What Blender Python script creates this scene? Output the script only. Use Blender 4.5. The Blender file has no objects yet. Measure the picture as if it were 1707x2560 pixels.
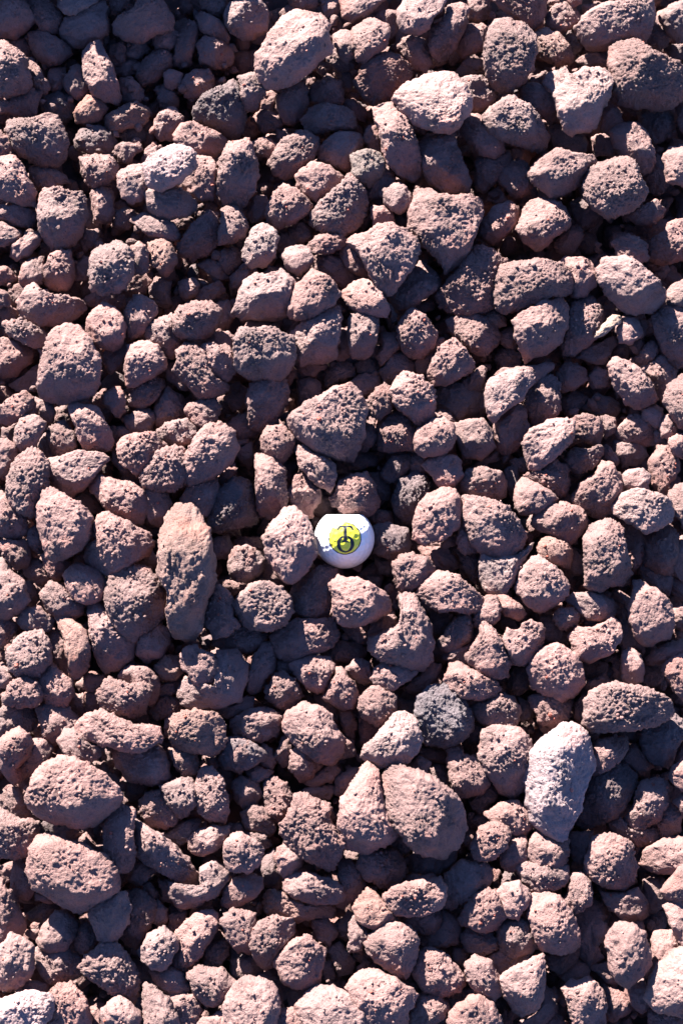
import bpy, math
import numpy as np

# ------------------------------------------------------------------ camera, sky, sun, exposure
scene = bpy.context.scene
TILT = math.radians(16.0)          # the photographer stands at the foot of the picture and looks slightly forward
DIST = 1.50
PXM = 0.000287                     # metres per photograph pixel at the stones (ball = 43 mm)
IMG_W, IMG_H = 1707.0, 2560.0

cam_d = bpy.data.cameras.new('camera')
cam = bpy.data.objects.new('camera', cam_d)
scene.collection.objects.link(cam)
cam_d.sensor_fit = 'VERTICAL'
cam_d.sensor_height = 36.0
cam_d.lens = 36.0 * DIST / (IMG_H * PXM)
cam_d.clip_start = 0.05
cam_d.clip_end = 200.0
AX_X = np.array([1.0, 0.0, 0.0])
AX_Y = np.array([0.0, math.cos(TILT), math.sin(TILT)])       # camera up
AX_Z = np.array([0.0, -math.sin(TILT), math.cos(TILT)])      # towards the camera
TARGET = np.array([0.0, 0.0, 0.018])
CAM = TARGET + AX_Z * DIST
cam.location = CAM.tolist()
cam.rotation_euler = (TILT, 0.0, 0.0)
scene.camera = cam

SUN_EL = math.radians(23.0)
SUN_AZ = math.radians(-27.0)       # clockwise from +Y (top of the picture): the sun is ahead and to the left
sun_dir = np.array([math.sin(SUN_AZ) * math.cos(SUN_EL), math.cos(SUN_AZ) * math.cos(SUN_EL), math.sin(SUN_EL)])
world = bpy.data.worlds.new('World')
scene.world = world
world.use_nodes = True
wn = world.node_tree
for n in list(wn.nodes):
    wn.nodes.remove(n)
sky = wn.nodes.new('ShaderNodeTexSky')
sky.sky_type = 'NISHITA'
sky.sun_disc = False
sky.sun_elevation = SUN_EL
sky.sun_rotation = SUN_AZ
sky.altitude = 1500.0
sky.dust_density = 0.2
sky.ozone_density = 6.0
bg = wn.nodes.new('ShaderNodeBackground')
bg.inputs['Strength'].default_value = 0.05
wo = wn.nodes.new('ShaderNodeOutputWorld')
tint = wn.nodes.new('ShaderNodeVectorMath')          # dims the sky light to deepen the shade, slightly towards blue
tint.operation = 'MULTIPLY'
tint.inputs[1].default_value = (0.82, 0.78, 0.90)
wn.links.new(sky.outputs['Color'], tint.inputs[0])
wn.links.new(tint.outputs[0], bg.inputs['Color'])
wn.links.new(bg.outputs['Background'], wo.inputs['Surface'])

sl = bpy.data.lights.new('sun', 'SUN')
sl.energy = 5.0
sl.angle = math.radians(0.5)
sl.color = (1.0, 0.93, 0.86)
sun = bpy.data.objects.new('sun', sl)
scene.collection.objects.link(sun)
from mathutils import Vector
sun.rotation_euler = Vector(sun_dir.tolist()).to_track_quat('Z', 'Y').to_euler()

scene.view_settings.view_transform = 'Standard'
scene.view_settings.look = 'None'
scene.view_settings.exposure = 2.74
scene.view_settings.gamma = 1.0
scene.view_settings.use_curve_mapping = False
scene.render.engine = 'CYCLES'
scene.cycles.max_bounces = 5
scene.cycles.diffuse_bounces = 4

# ------------------------------------------------------------------ helpers
def pixel_ray(px, py):
    dx = (px - IMG_W / 2) * PXM / DIST
    dy = (IMG_H / 2 - py) * PXM / DIST
    return AX_X * dx + AX_Y * dy - AX_Z

def at_height(px, py, z):
    d = pixel_ray(px, py)
    t = (z - CAM[2]) / d[2]
    return CAM + d * t, t            # world point and distance along the axis

def ihash(i, j, k, seed):
    h = (i.astype(np.int64) * 374761393 + j.astype(np.int64) * 668265263 + k.astype(np.int64) * 2147483647 + seed * 974634777) & 0xFFFFFFFF
    h = ((h ^ (h >> 13)) * 1274126177) & 0xFFFFFFFF
    h = ((h ^ (h >> 16)) * 2246822519) & 0xFFFFFFFF
    return ((h ^ (h >> 15)) & 0xFFFFFF) / float(0xFFFFFF)

def vnoise(p, seed):
    f = np.floor(p).astype(np.int64)
    u = p - f
    u = u * u * u * (u * (u * 6 - 15) + 10)
    out = 0
    for a in (0, 1):
        wa = u[:, 0] if a else 1 - u[:, 0]
        for b in (0, 1):
            wb = u[:, 1] if b else 1 - u[:, 1]
            for c in (0, 1):
                wc = u[:, 2] if c else 1 - u[:, 2]
                out = out + wa * wb * wc * ihash(f[:, 0] + a, f[:, 1] + b, f[:, 2] + c, seed)
    return out * 2 - 1

def fbm(p, octaves, seed):
    s, amp, tot = 0.0, 1.0, 0.0
    q = p.copy()
    for o in range(octaves):
        s = s + amp * vnoise(q, seed + o * 17)
        tot += amp
        amp *= 0.55
        q = q * 2.03 + 13.7
    return s / tot

def worley(p, seed):
    f = np.floor(p).astype(np.int64)
    best = np.full(len(p), 9.0)
    pid = np.zeros(len(p))
    for a in (-1, 0, 1):
        for b in (-1, 0, 1):
            for c in (-1, 0, 1):
                i, j, k = f[:, 0] + a, f[:, 1] + b, f[:, 2] + c
                r = ihash(i, j, k, seed)
                r2 = ihash(i, j, k, seed + 5)
                r3 = ihash(i, j, k, seed + 9)
                d = (i + r - p[:, 0]) ** 2 + (j + r2 - p[:, 1]) ** 2 + (k + r3 - p[:, 2]) ** 2
                m = d < best
                best = np.where(m, d, best)
                pid = np.where(m, r, pid)
    return np.sqrt(best), pid

def sstep(a, b, x):
    t = np.clip((x - a) / (b - a), 0, 1)
    return t * t * (3 - 2 * t)

def make_mesh(name, verts, tris, quads, mat, attrs=None, smooth=True):
    me = bpy.data.meshes.new(name)
    nt, nq = len(tris), len(quads)
    me.vertices.add(len(verts))
    me.vertices.foreach_set('co', np.asarray(verts, np.float32).ravel())
    me.loops.add(nt * 3 + nq * 4)
    li = np.concatenate([np.asarray(tris, np.int32).ravel(), np.asarray(quads, np.int32).ravel()]).astype(np.int32)
    me.loops.foreach_set('vertex_index', li)
    me.polygons.add(nt + nq)
    starts = np.concatenate([np.arange(nt) * 3, nt * 3 + np.arange(nq) * 4]).astype(np.int32)
    me.polygons.foreach_set('loop_start', starts)
    me.polygons.foreach_set('use_smooth', np.full(nt + nq, smooth))
    me.update(calc_edges=True)
    if attrs:
        for k, v in attrs.items():
            v = np.asarray(v, np.float32)
            if v.ndim == 2:
                a = me.attributes.new(k, 'FLOAT_COLOR', 'POINT')
                a.data.foreach_set('color', v.ravel())
            else:
                a = me.attributes.new(k, 'FLOAT', 'POINT')
                a.data.foreach_set('value', v)
    me.materials.append(mat)
    return me

def vnormals(v, tris, quads):
    n = np.zeros_like(v)
    if len(quads):
        fn = np.cross(v[quads[:, 2]] - v[quads[:, 0]], v[quads[:, 3]] - v[quads[:, 1]])
        for c in range(4):
            np.add.at(n, quads[:, c], fn)
    if len(tris):
        fn = np.cross(v[tris[:, 1]] - v[tris[:, 0]], v[tris[:, 2]] - v[tris[:, 0]])
        for c in range(3):
            np.add.at(n, tris[:, c], fn)
    return n / np.maximum(np.linalg.norm(n, axis=1, keepdims=True), 1e-12)

def link(name, me, parent=None):
    o = bpy.data.objects.new(name, me)
    scene.collection.objects.link(o)
    if parent:
        o.parent = parent
    return o

# ------------------------------------------------------------------ materials
def stone_material():
    m = bpy.data.materials.new('porous_lava_rock')
    m.use_nodes = True
    nt = m.node_tree
    N, L = nt.nodes, nt.links
    bs = N['Principled BSDF']
    tc = N.new('ShaderNodeTexCoord')
    at = N.new('ShaderNodeAttribute'); at.attribute_name = 'stone_colour'
    cr = N.new('ShaderNodeAttribute'); cr.attribute_name = 'crust'
    def noise(scale, detail, rough=0.6):
        n = N.new('ShaderNodeTexNoise')
        n.inputs['Scale'].default_value = scale
        n.inputs['Detail'].default_value = detail
        n.inputs['Roughness'].default_value = rough
        L.new(tc.outputs['Object'], n.inputs['Vector'])
        return n
    def ramp(src, a, b, ca, cb):
        r = N.new('ShaderNodeMapRange')
        r.inputs['From Min'].default_value = a; r.inputs['From Max'].default_value = b
        r.inputs['To Min'].default_value = ca; r.inputs['To Max'].default_value = cb
        L.new(src, r.inputs['Value'])
        return r.outputs['Result']
    def math_(op, a, b):
        x = N.new('ShaderNodeMath'); x.operation = op
        for i, s in enumerate((a, b)):
            if isinstance(s, (int, float)):
                x.inputs[i].default_value = s
            else:
                L.new(s, x.inputs[i])
        return x.outputs[0]
    mott = noise(55, 5)
    fine = noise(900, 4, 0.7)
    v1 = N.new('ShaderNodeTexVoronoi'); v1.inputs['Scale'].default_value = 520
    L.new(tc.outputs['Object'], v1.inputs['Vector'])
    v2 = N.new('ShaderNodeTexVoronoi'); v2.inputs['Scale'].default_value = 1050
    L.new(tc.outputs['Object'], v2.inputs['Vector'])
    # colour: soft mottling plus a fine pepper of dark mineral grains
    val = math_('MULTIPLY', ramp(mott.outputs['Fac'], 0.3, 0.7, 0.78, 1.24), ramp(fine.outputs['Fac'], 0.3, 0.7, 0.80, 1.20))
    grain = ramp(v2.outputs['Color'], 0.0, 0.16, 0.45, 1.0)
    val = math_('MULTIPLY', val, grain)
    mix = N.new('ShaderNodeVectorMath'); mix.operation = 'SCALE'
    L.new(at.outputs['Color'], mix.inputs[0]); L.new(val, mix.inputs['Scale'])
    hue = noise(24, 3)
    red = N.new('ShaderNodeMix'); red.data_type = 'RGBA'; red.blend_type = 'MULTIPLY'
    red.inputs['B'].default_value = (1.2, 0.92, 0.84, 1)
    L.new(ramp(hue.outputs['Fac'], 0.52, 0.72, 0.0, 1.0), red.inputs['Factor'])
    L.new(mix.outputs[0], red.inputs['A'])
    L.new(red.outputs['Result'], bs.inputs['Base Color'])
    L.new(ramp(mott.outputs['Fac'], 0.3, 0.7, 0.62, 0.9), bs.inputs['Roughness'])
    bs.inputs['Specular IOR Level'].default_value = 0.35
    # relief: fine grit and pin-prick pores
    pores = ramp(v1.outputs['Distance'], 0.05, 0.42, 0.0, 1.0)
    grit = math_('ADD', math_('MULTIPLY', fine.outputs['Fac'], 1.4), math_('MULTIPLY', pores, 0.55))
    grit = math_('ADD', grit, math_('MULTIPLY', noise(300, 5, 0.65).outputs['Fac'], 1.6))
    amt = ramp(cr.outputs['Fac'], 0.0, 1.0, 0.6, 1.0)
    bp = N.new('ShaderNodeBump')
    bp.inputs['Distance'].default_value = 0.0012
    L.new(amt, bp.inputs['Strength'])
    L.new(grit, bp.inputs['Height'])
    L.new(bp.outputs['Normal'], bs.inputs['Normal'])
    return m

def plain_material(name, col, rough, spec=0.5, coat=0.0):
    m = bpy.data.materials.new(name)
    m.use_nodes = True
    b = m.node_tree.nodes['Principled BSDF']
    b.inputs['Base Color'].default_value = (*col, 1)
    b.inputs['Roughness'].default_value = rough
    b.inputs['Specular IOR Level'].default_value = spec
    b.inputs['Coat Weight'].default_value = coat
    n = m.node_tree.nodes.new('ShaderNodeTexNoise'); n.inputs['Scale'].default_value = 60
    r = m.node_tree.nodes.new('ShaderNodeMapRange')
    r.inputs['To Min'].default_value = rough * 0.8; r.inputs['To Max'].default_value = min(1, rough * 1.25)
    tc = m.node_tree.nodes.new('ShaderNodeTexCoord')
    m.node_tree.links.new(tc.outputs['Object'], n.inputs['Vector'])
    m.node_tree.links.new(n.outputs['Fac'], r.inputs['Value'])
    m.node_tree.links.new(r.outputs['Result'], b.inputs['Roughness'])
    return m

ROCK = stone_material()
TONE = {  # base colours; q lightened for sunlit stones, d darkened for dark and shaded ones
    'n': (0.162, 0.0950, 0.087), 'q': (0.170, 0.101, 0.093), 'p': (0.185, 0.122, 0.114), 'P': (0.222, 0.158, 0.158), 'r': (0.150, 0.077, 0.067),
    'o': (0.162, 0.092, 0.078), 'd': (0.105, 0.072, 0.072), 'D': (0.085, 0.068, 0.073), 'g': (0.140, 0.098, 0.088), 'h': (0.150, 0.098, 0.094), 's': (0.24, 0.165, 0.13)}
WORD = {'n': 'brown', 'q': 'sunlit brown', 'p': 'pale pinkish', 'r': 'dark red', 'o': 'rusty brown', 'd': 'dark brown', 'P': 'very pale pinkish', 'D': 'blackish', 'g': 'grey-brown', 'h': 'brown hollow', 's': 'pale brown'}
TRACE = """
T 0 0
3 n 80,60|0,0 150,0 200,70 215,130 150,190 100,235 20,225 -40,200 -40,0
3 n 260,60;330,150|155,10 200,0 290,10 340,60 392,120 375,180 310,220 265,205 235,130 180,50
5 p 440,30;540,0|350,-30 360,30 400,85 470,88 520,55 590,15 600,-30
3 n 480,150;610,100|370,180 400,120 500,70 560,50 640,0 658,50 650,130 655,200 580,240 520,285 450,290 390,240
2 n 730,30|680,-20 800,-20 760,50 720,90 685,90
5 n 900,50;960,150|690,140 730,90 840,70 855,-20 980,-20 1040,60 1065,110 1060,180 960,200 880,255 760,240 710,200
5 n 100,330;50,540|-40,255 30,250 100,310 160,370 170,450 190,520 150,570 60,600 15,590 -40,540
3 n 210,420;260,520|160,340 200,350 240,430 290,510 285,570 230,550 200,480 175,410
2 n 260,260;350,330|160,190 260,200 340,230 430,290 440,330 360,390 300,410 250,370 200,290
4 n 590,330;660,540|600,230 630,300 680,400 720,500 740,590 735,650 640,610 570,570 530,480 505,330 550,260|long spearhead-shaped
2 n 470,480|440,400 500,410 540,480 552,560 480,605 420,560 400,490
1 n 350,490|310,420 400,410 400,520 350,570 300,530
3 n 120,640|-40,620 70,620 90,600 180,540 250,560 240,620 200,735 -40,685
2 o 570,650|530,590 640,620 655,670 600,730 550,765 470,745 460,690
2 o 720,730;860,690|640,720 760,650 840,628 900,660 910,720 860,770 760,790 700,830 640,790
4 n 260,800;120,830|300,690 345,710 370,780 410,860 405,970 350,1020 230,1000 130,950 70,880 35,800 60,745 200,740|broad shaded
1 d 560,830|500,780 600,770 690,830 720,870 700,920 600,945 480,910 460,860
2 n 790,910|700,930 760,880 850,870 860,920 800,980 740,990
1 n 810,540|740,480 800,480 880,540 885,600 840,640 760,620 730,560
1 n 720,310|680,280 760,250 770,330 740,390 690,400
1 n 830,290|780,250 890,260 900,310 860,350 780,350
2 n 1020,230|940,220 1040,180 1090,210 1085,270 1040,305 960,290
1 n 960,400|880,380 960,310 1040,330 1050,400 960,490 880,520 840,470
2 n 1150,200;1120,360|1110,210 1150,120 1215,150 1200,260 1170,400 1110,420 1062,390 1085,300
2 n 1300,310|1200,270 1260,220 1380,270 1430,340 1420,400 1320,410 1230,380
3 n 1270,130;1370,230|1210,75 1280,90 1370,150 1410,230 1400,275 1330,250 1260,200 1220,140
3 n 1310,20|1210,-20 1390,-20 1360,100 1310,105 1260,50
2 n 1200,510|1130,480 1190,430 1270,425 1310,480 1280,560 1200,600 1130,590 1105,540
3 d 1330,640;1430,600|1430,485 1460,560 1495,660 1480,780 1440,850 1370,830 1290,770 1200,740 1190,670 1250,590 1370,540
2 n 1040,730|980,690 1060,665 1120,730 1120,800 1060,850 980,860 940,800
4 n 1150,820;1330,860|1070,830 1120,760 1200,755 1290,800 1385,835 1375,890 1310,960 1230,965 1190,930 1080,870
9 P 1160,1030;980,1110|885,1000 930,950 1060,870 1120,890 1195,945 1200,1020 1110,1110 1000,1172 910,1140 890,1080|flat pale pinkish white
5 q 840,1130;860,1060|750,1045 820,1020 880,1010 890,1080 900,1150 870,1220 820,1245 750,1215 730,1140
4 n 1230,1030;1220,1150|1200,970 1290,975 1325,1030 1335,1140 1310,1225 1220,1220 1120,1160 1080,1120 1180,1050
5 n 960,1210;1120,1230|885,1190 905,1150 960,1160 1140,1180 1200,1230 1200,1290 1130,1330 1040,1340 920,1295
4 n 880,1350;1020,1420|795,1350 820,1320 890,1300 1000,1330 1080,1400 1105,1460 1020,1480 920,1440
3 n 1270,1370;1180,1510|1270,1290 1340,1310 1350,1400 1330,1480 1260,1560 1180,1590 1090,1560 1100,1500 1180,1400
5 n 280,1200;430,1210|240,1190 280,1158 370,1158 420,1180 500,1180 525,1240 530,1330 500,1440 420,1515 320,1545 265,1470 240,1370|large blocky four-sided
5 n 60,1010;140,1150|-40,970 60,955 130,990 160,1080 210,1190 225,1260 130,1250 -40,1200
3 n 90,1310|-40,1240 100,1260 215,1300 215,1380 180,1395 80,1370 -40,1345
5 q 10,850|-40,800 0,800 50,860 65,910 50,950 -40,960
2 n 280,1080|180,1020 300,1020 400,1070 430,1120 330,1155 230,1150 190,1090
3 n 560,1010;600,1100|495,970 600,950 660,960 710,1010 700,1080 640,1130 580,1160 530,1120 500,1050
2 n 630,1230|570,1170 660,1150 690,1200 695,1290 680,1350 590,1360 570,1280
1 n 770,1330|700,1290 800,1280 850,1330 790,1400 710,1380
3 n 40,1430|-40,1370 60,1380 130,1420 115,1480 40,1500 -40,1510
3 n 160,1490|90,1500 160,1430 250,1430 240,1490 180,1560 110,1590 60,1568
2 n 1060,480|1010,450 1060,425 1110,460 1100,520 1050,545 1010,510
0 n 1010,590|950,520 1030,520 1090,600 1080,680 1000,690
1 n 120,285|60,240 150,245 185,290 180,330 110,330
0 d 340,640|260,620 330,570 440,590 450,680 400,740 290,720
0 n 640,200|520,290 600,200 660,230 640,330 560,300
0 n 820,430|700,420 800,360 860,380 850,460 740,470
0 n 640,980|600,930 690,940 720,1000 640,1000
1 n 930,930|860,980 920,890 980,890 970,960 880,1010
0 d 800,820|720,820 800,780 880,790 880,860 780,870
1 n 560,1450|490,1480 530,1410 610,1410 600,1500 520,1540
0 n 1100,1370|1060,1350 1150,1320 1190,1350 1140,1400 1070,1410
T 534 0
4 n 190,40;230,150|70,90 110,20 160,-20 280,-20 320,40 332,110 320,190 240,235 180,240 120,200 80,140
8 q 450,340;680,215|258,320 270,370 265,430 290,500 340,550 430,545 510,515 590,440 640,390 720,340 722,290 700,200 715,160 680,95 600,78 500,70 430,115 360,200 300,290|large sunlit angular
5 n 220,540|150,465 200,455 250,435 290,500 315,570 260,650 210,665 170,620
5 q 810,300|735,215 800,180 845,200 860,260 870,350 810,380 760,320 740,270
6 q 900,320;1040,180|850,180 900,140 960,100 1060,150 1075,200 1060,270 980,340 930,398 870,380 858,280
4 n 1080,110|980,110 1010,70 1120,60 1125,130 1100,210 1070,260 1070,160
3 n 790,370|710,300 740,260 800,350 870,370 860,410 760,430 700,380
5 n 860,60;980,20|770,-20 1060,-20 1000,30 940,90 850,140 790,100
7 q 1220,180;1350,40|1130,60 1160,-20 1420,-20 1395,50 1340,120 1310,180 1250,222 1170,190 1135,130
5 n 1510,70;1400,270|1435,40 1500,18 1550,40 1545,100 1510,200 1480,300 1440,350 1385,380 1340,340 1320,270 1340,180 1420,110|long upright bone-shaped
3 n 1190,300|1100,290 1130,240 1200,225 1290,240 1320,310 1330,390 1290,450 1220,420 1180,360
4 r 940,470;1080,400|870,500 915,430 970,360 1050,325 1130,350 1190,400 1212,470 1150,530 1100,590 980,640 930,600
9 p 1430,770;1500,580|1100,595 1180,520 1290,460 1350,430 1470,450 1530,520 1562,600 1545,700 1500,780 1440,822 1330,800 1240,760 1160,680|large flat-faced pale pitted
7 n 1080,720;1150,960|970,650 1090,605 1120,640 1160,710 1210,790 1240,900 1270,1030 1250,1090 1210,1110 1130,1060 1060,980 1030,870 990,750|long slanting
5 n 1320,900;1370,1070|1245,880 1300,840 1460,820 1480,900 1520,1000 1568,1110 1540,1170 1430,1190 1340,1130 1290,1080 1250,960
4 r 970,840|960,765 990,770 1020,860 1035,930 960,920 915,850
3 n 690,550|590,560 640,500 700,480 780,500 795,570 780,630 700,640 600,620
3 n 470,620|400,590 440,530 540,510 575,560 575,640 540,720 470,770 430,740 390,660
4 n 670,770;820,740|540,730 600,660 700,640 800,670 860,710 868,770 800,790 640,812 570,800
4 n 720,910;840,860|640,920 700,860 780,805 880,810 915,870 900,920 850,990 830,1050 760,1030 650,970
6 g 960,1010|845,960 900,935 960,920 1020,950 1040,1010 1020,1080 950,1140 880,1130 845,1080
4 n 1040,1110|1030,980 1060,990 1090,1060 1110,1130 1060,1200 950,1210 920,1150 1010,1110
4 n 470,1000;560,890|400,900 490,830 560,808 640,840 640,920 590,990 530,1060 450,1100 380,1060 345,1000
5 n 640,1110|512,1080 560,1030 600,995 700,1020 785,1080 760,1140 690,1210 640,1240 560,1200 520,1140
5 n 440,1230;540,1260|330,1280 370,1200 430,1125 500,1160 540,1200 600,1260 560,1310 480,1370 410,1400 345,1360
5 n 720,1250;840,1180|600,1370 600,1300 670,1240 750,1180 825,1070 870,1120 930,1200 945,1280 900,1370 830,1420 780,1440 680,1425
3 n 320,900|240,870 320,845 380,880 390,930 340,965 270,950
6 n 180,920;200,1080|30,970 90,870 200,845 240,900 270,980 278,1080 250,1170 200,1250 160,1290 60,1250 20,1180 40,1080
5 n 130,1330|60,1290 100,1245 160,1290 200,1370 180,1450 110,1480 30,1500 50,1400
6 p 310,1520;340,1420|200,1480 240,1400 300,1365 360,1390 385,1470 370,1570 310,1640 230,1640 185,1580
6 q 700,1500|580,1500 640,1450 760,1435 815,1465 790,1510 700,1545 610,1550
2 n 530,1420|460,1400 530,1350 590,1400 600,1460 540,1500 470,1470
2 n 270,1280|250,1210 320,1190 335,1270 300,1340 240,1370 205,1320
6 q 1100,1200;1160,1180|1010,1170 1110,1120 1160,1140 1200,1185 1205,1270 1140,1300 1080,1280 1040,1210
5 n 1030,1330|970,1280 1040,1265 1090,1310 1115,1380 1060,1400 985,1420
7 q 1340,1280;1540,1370|1225,1150 1330,1160 1370,1195 1560,1195 1640,1215 1655,1290 1600,1400 1570,1480 1560,1568 1500,1640 1410,1690 1380,1600 1300,1500 1200,1390 1195,1330 1215,1230|large three-cornered
3 n 540,0|450,-20 640,-20 620,40 540,55 480,30
2 n 700,50|650,-20 760,-20 765,60 740,150 690,100
1 n 320,730|220,720 300,680 390,700 430,760 380,790 300,800
2 n 340,610|300,580 360,560 385,600 340,670 290,680
1 n 850,660|790,620 860,610 920,670 930,740 880,730
1 n 800,480|740,450 820,430 850,480 840,550 790,530
1 n 400,840|390,800 450,800 470,860 400,880
1 d 700,160|710,110 770,130 780,180 730,200
T 1067 0
3 n 290,220|200,180 340,130 368,160 365,260 320,310 220,350 185,310
5 n 560,0;660,90|370,-20 720,-20 725,60 700,140 640,180 600,150 540,100 430,30
8 n 600,250;540,480|410,100 500,100 540,135 590,145 640,200 655,320 640,430 600,500 510,568 440,555 380,500 355,420 370,300 385,180|tall pitted sunlit
4 o 760,280;800,330|650,210 740,180 800,200 850,260 890,340 870,390 790,390 700,350
3 n 830,90|730,110 770,50 850,20 900,50 940,100 890,160 820,200 740,170
4 n 890,0|850,-20 940,-20 940,20 890,42
6 n 1130,120;1300,80|915,170 960,100 1030,60 1110,30 1240,10 1300,-20 1370,10 1385,70 1360,170 1310,250 1200,245 1120,300 1000,300 940,230
6 n 1560,120|1430,100 1500,40 1570,5 1660,0 1660,250 1540,255 1480,200
8 n 1210,290;1460,420|1125,280 1180,245 1260,240 1310,280 1360,330 1440,350 1530,390 1600,420 1600,560 1540,620 1460,665 1400,678 1280,660 1180,630 1145,560 1135,470 1120,400|large saddle-backed
8 p 880,620;1050,520|710,490 760,420 850,420 880,470 950,430 1040,412 1120,440 1135,500 1110,600 1050,680 1040,760 990,810 880,825 840,800 810,720 800,650 770,560|pale knobbly forked
5 n 640,560;730,600|560,550 600,520 660,508 760,540 790,620 795,720 760,748 660,700 580,610
7 n 560,660;450,740|345,740 380,660 460,600 540,595 620,650 680,740 745,830 730,900 690,925 600,890 470,850 400,820
5 h 320,560|210,490 270,470 340,475 430,545 425,590 380,650 300,680 250,620
5 n 320,790|250,700 310,700 380,790 460,850 470,930 400,970 320,940 250,860 215,790
3 n 400,1030|310,980 400,950 500,920 525,960 480,1030 420,1110 350,1175 290,1120
3 n 560,1080|440,1090 490,1010 560,980 610,1010 635,1100 620,1180 550,1215 480,1150
7 n 760,1020;940,980|618,1050 690,980 790,920 880,950 1000,955 1030,990 960,1060 920,1130 860,1165 760,1200 720,1160 640,1110|pointed teardrop-shaped
8 q 1100,1190;1260,1150|960,1130 1000,1040 1050,1000 1140,970 1220,965 1260,1010 1310,1120 1335,1200 1290,1260 1190,1310 1100,1335 1030,1280 970,1200
6 n 1250,860;1330,960|1120,800 1200,750 1290,760 1350,830 1375,930 1360,1030 1320,1072 1240,1020 1180,940
7 q 1560,1020|1450,960 1500,900 1600,880 1640,900 1640,1120 1600,1160 1470,1110
4 n 1110,700|1060,650 1110,625 1190,700 1180,760 1110,820 1060,790
2 d 1400,760|1290,690 1400,670 1500,690 1510,770 1440,850 1390,870 1310,800
2 d 850,840|740,780 850,770 960,840 970,920 900,945 800,920
6 n 660,1330;810,1320|580,1330 620,1240 720,1210 800,1230 850,1290 878,1340 850,1400 780,1440 730,1500 670,1535 600,1480 560,1400
4 n 480,1290;380,1410|300,1450 340,1350 400,1280 500,1230 560,1280 560,1340 500,1420 400,1500
6 q 1260,1560|1140,1480 1200,1440 1290,1460 1345,1500 1345,1580 1290,1620 1170,1600
5 n 1520,1470|1360,1500 1450,1430 1480,1370 1560,1335 1640,1340 1640,1500 1560,1580 1440,1620 1360,1580
5 n 1350,1300|1210,1310 1320,1270 1400,1230 1450,1280 1430,1330 1360,1375 1270,1355
3 n 860,1460|790,1480 880,1390 940,1380 930,1470 880,1560 800,1540
2 n 1410,1080|1340,1090 1400,950 1450,980 1470,1100 1430,1190 1370,1170
4 n 1590,700|1530,640 1568,580 1640,600 1640,800 1570,815 1540,760
2 n 270,420|180,430 260,370 350,370 340,450 230,475
2 n 320,40|260,-20 380,-20 375,90 320,130 260,100
3 n 700,480|640,470 740,430 760,470 720,520 640,520
3 n 1400,200|1370,100 1440,130 1480,230 1420,300 1330,280 1320,200
2 d 890,280|860,210 920,220 940,310 890,340
3 n 1060,370|910,360 1040,320 1125,330 1125,410 1000,400
1 n 1090,880|1010,840 1100,820 1160,900 1130,960 1040,950
2 n 980,50|950,30 1030,20 1020,80 960,80
1 d 1440,390|1450,290 1568,270 1568,360 1500,360
1 n 460,1190|380,1190 430,1150 500,1220 420,1250 370,1230
1 d 960,1290|880,1240 960,1200 1040,1280 1050,1370 950,1400 900,1330
1 n 1390,1410|1290,1390 1400,1350 1480,1350 1470,1410 1360,1450 1300,1440
T 0 480
7 q 680,560;790,440|550,410 560,360 620,320 720,295 780,340 800,390 815,490 770,580 720,610 650,622 580,590 555,500|rounded crusty-topped
5 n 820,360|795,345 850,298 900,360 905,470 870,497 820,490 810,420
4 o 970,420|910,310 1000,300 1050,330 1085,420 1060,480 1020,515 950,460 920,440
3 n 350,440|320,385 430,355 450,440 440,560 400,605 330,600 270,570 280,470
3 n 200,480|170,410 260,400 270,500 210,590 150,590 125,520
2 n 40,510|-40,460 40,465 100,520 90,555 20,565 -40,570
4 n 290,680;420,680|120,720 130,640 170,590 210,570 270,620 400,630 500,660 530,710 440,780 350,810 250,820 170,800 125,770
4 n 20,660|-40,610 20,615 55,650 50,695 10,700 -40,700
2 n 90,620|60,600 120,560 150,600 110,690 65,680
4 n 120,830;200,880|20,800 120,790 220,830 290,870 290,930 220,955 150,930 60,870
7 n 430,900;540,1100|300,870 400,805 470,830 560,900 605,1000 610,1170 580,1240 500,1270 380,1305 270,1270 240,1200 260,1080 290,950|large tapered gritty
3 n 270,950|238,950 265,920 300,940 290,1030 250,1010
6 n 660,760;720,850|540,790 590,720 630,678 700,710 745,770 750,920 690,965 620,940 560,910 535,850
5 n 850,660;930,700|820,630 880,650 960,695 950,760 890,860 820,895 770,870 755,780
5 n 1010,830;1050,900|920,800 1010,770 1050,745 1070,830 1110,920 1090,1000 1050,1015 960,960 895,890
7 n 1250,800;1100,830|1060,760 1110,710 1200,690 1290,685 1340,720 1345,790 1310,860 1220,910 1130,900 1075,850
4 n 1310,920|1240,930 1310,870 1390,865 1440,900 1410,950 1350,960 1240,960
6 n 960,960;900,1090|780,940 870,915 960,950 1010,1020 1020,1070 940,1130 840,1190 775,1180 770,1100 785,1000
6 n 1190,1000;1260,1190|1085,980 1140,915 1190,930 1240,980 1270,1080 1330,1150 1415,1170 1400,1220 1280,1275 1220,1260 1120,1150 1075,1090 1110,1030
7 n 1290,1010;1370,980|1225,950 1290,930 1390,955 1440,1010 1445,1090 1400,1140 1320,1135 1260,1060
3 n 1060,1150|1020,1050 1080,1040 1090,1120 1200,1240 1100,1200 1030,1150
4 n 870,1230|780,1190 860,1190 960,1130 1000,1140 1000,1190 940,1280 870,1325 800,1300
5 n 700,1230;720,1310|665,1210 740,1195 765,1280 770,1340 710,1370 650,1300 645,1250
3 n 660,1020|625,1000 760,910 790,960 750,1050 690,1110 650,1060
6 n 110,1290;50,1370|10,1310 80,1250 150,1218 200,1260 195,1320 110,1400 60,1430 -20,1400 -20,1330
4 n 260,1300|210,1265 320,1290 330,1350 310,1430 260,1370
6 n 200,1440;170,1530|130,1370 210,1360 275,1420 260,1460 220,1568 160,1620 90,1568 100,1460
5 n 390,1480|290,1465 390,1405 430,1450 470,1550 450,1610 340,1600
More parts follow.
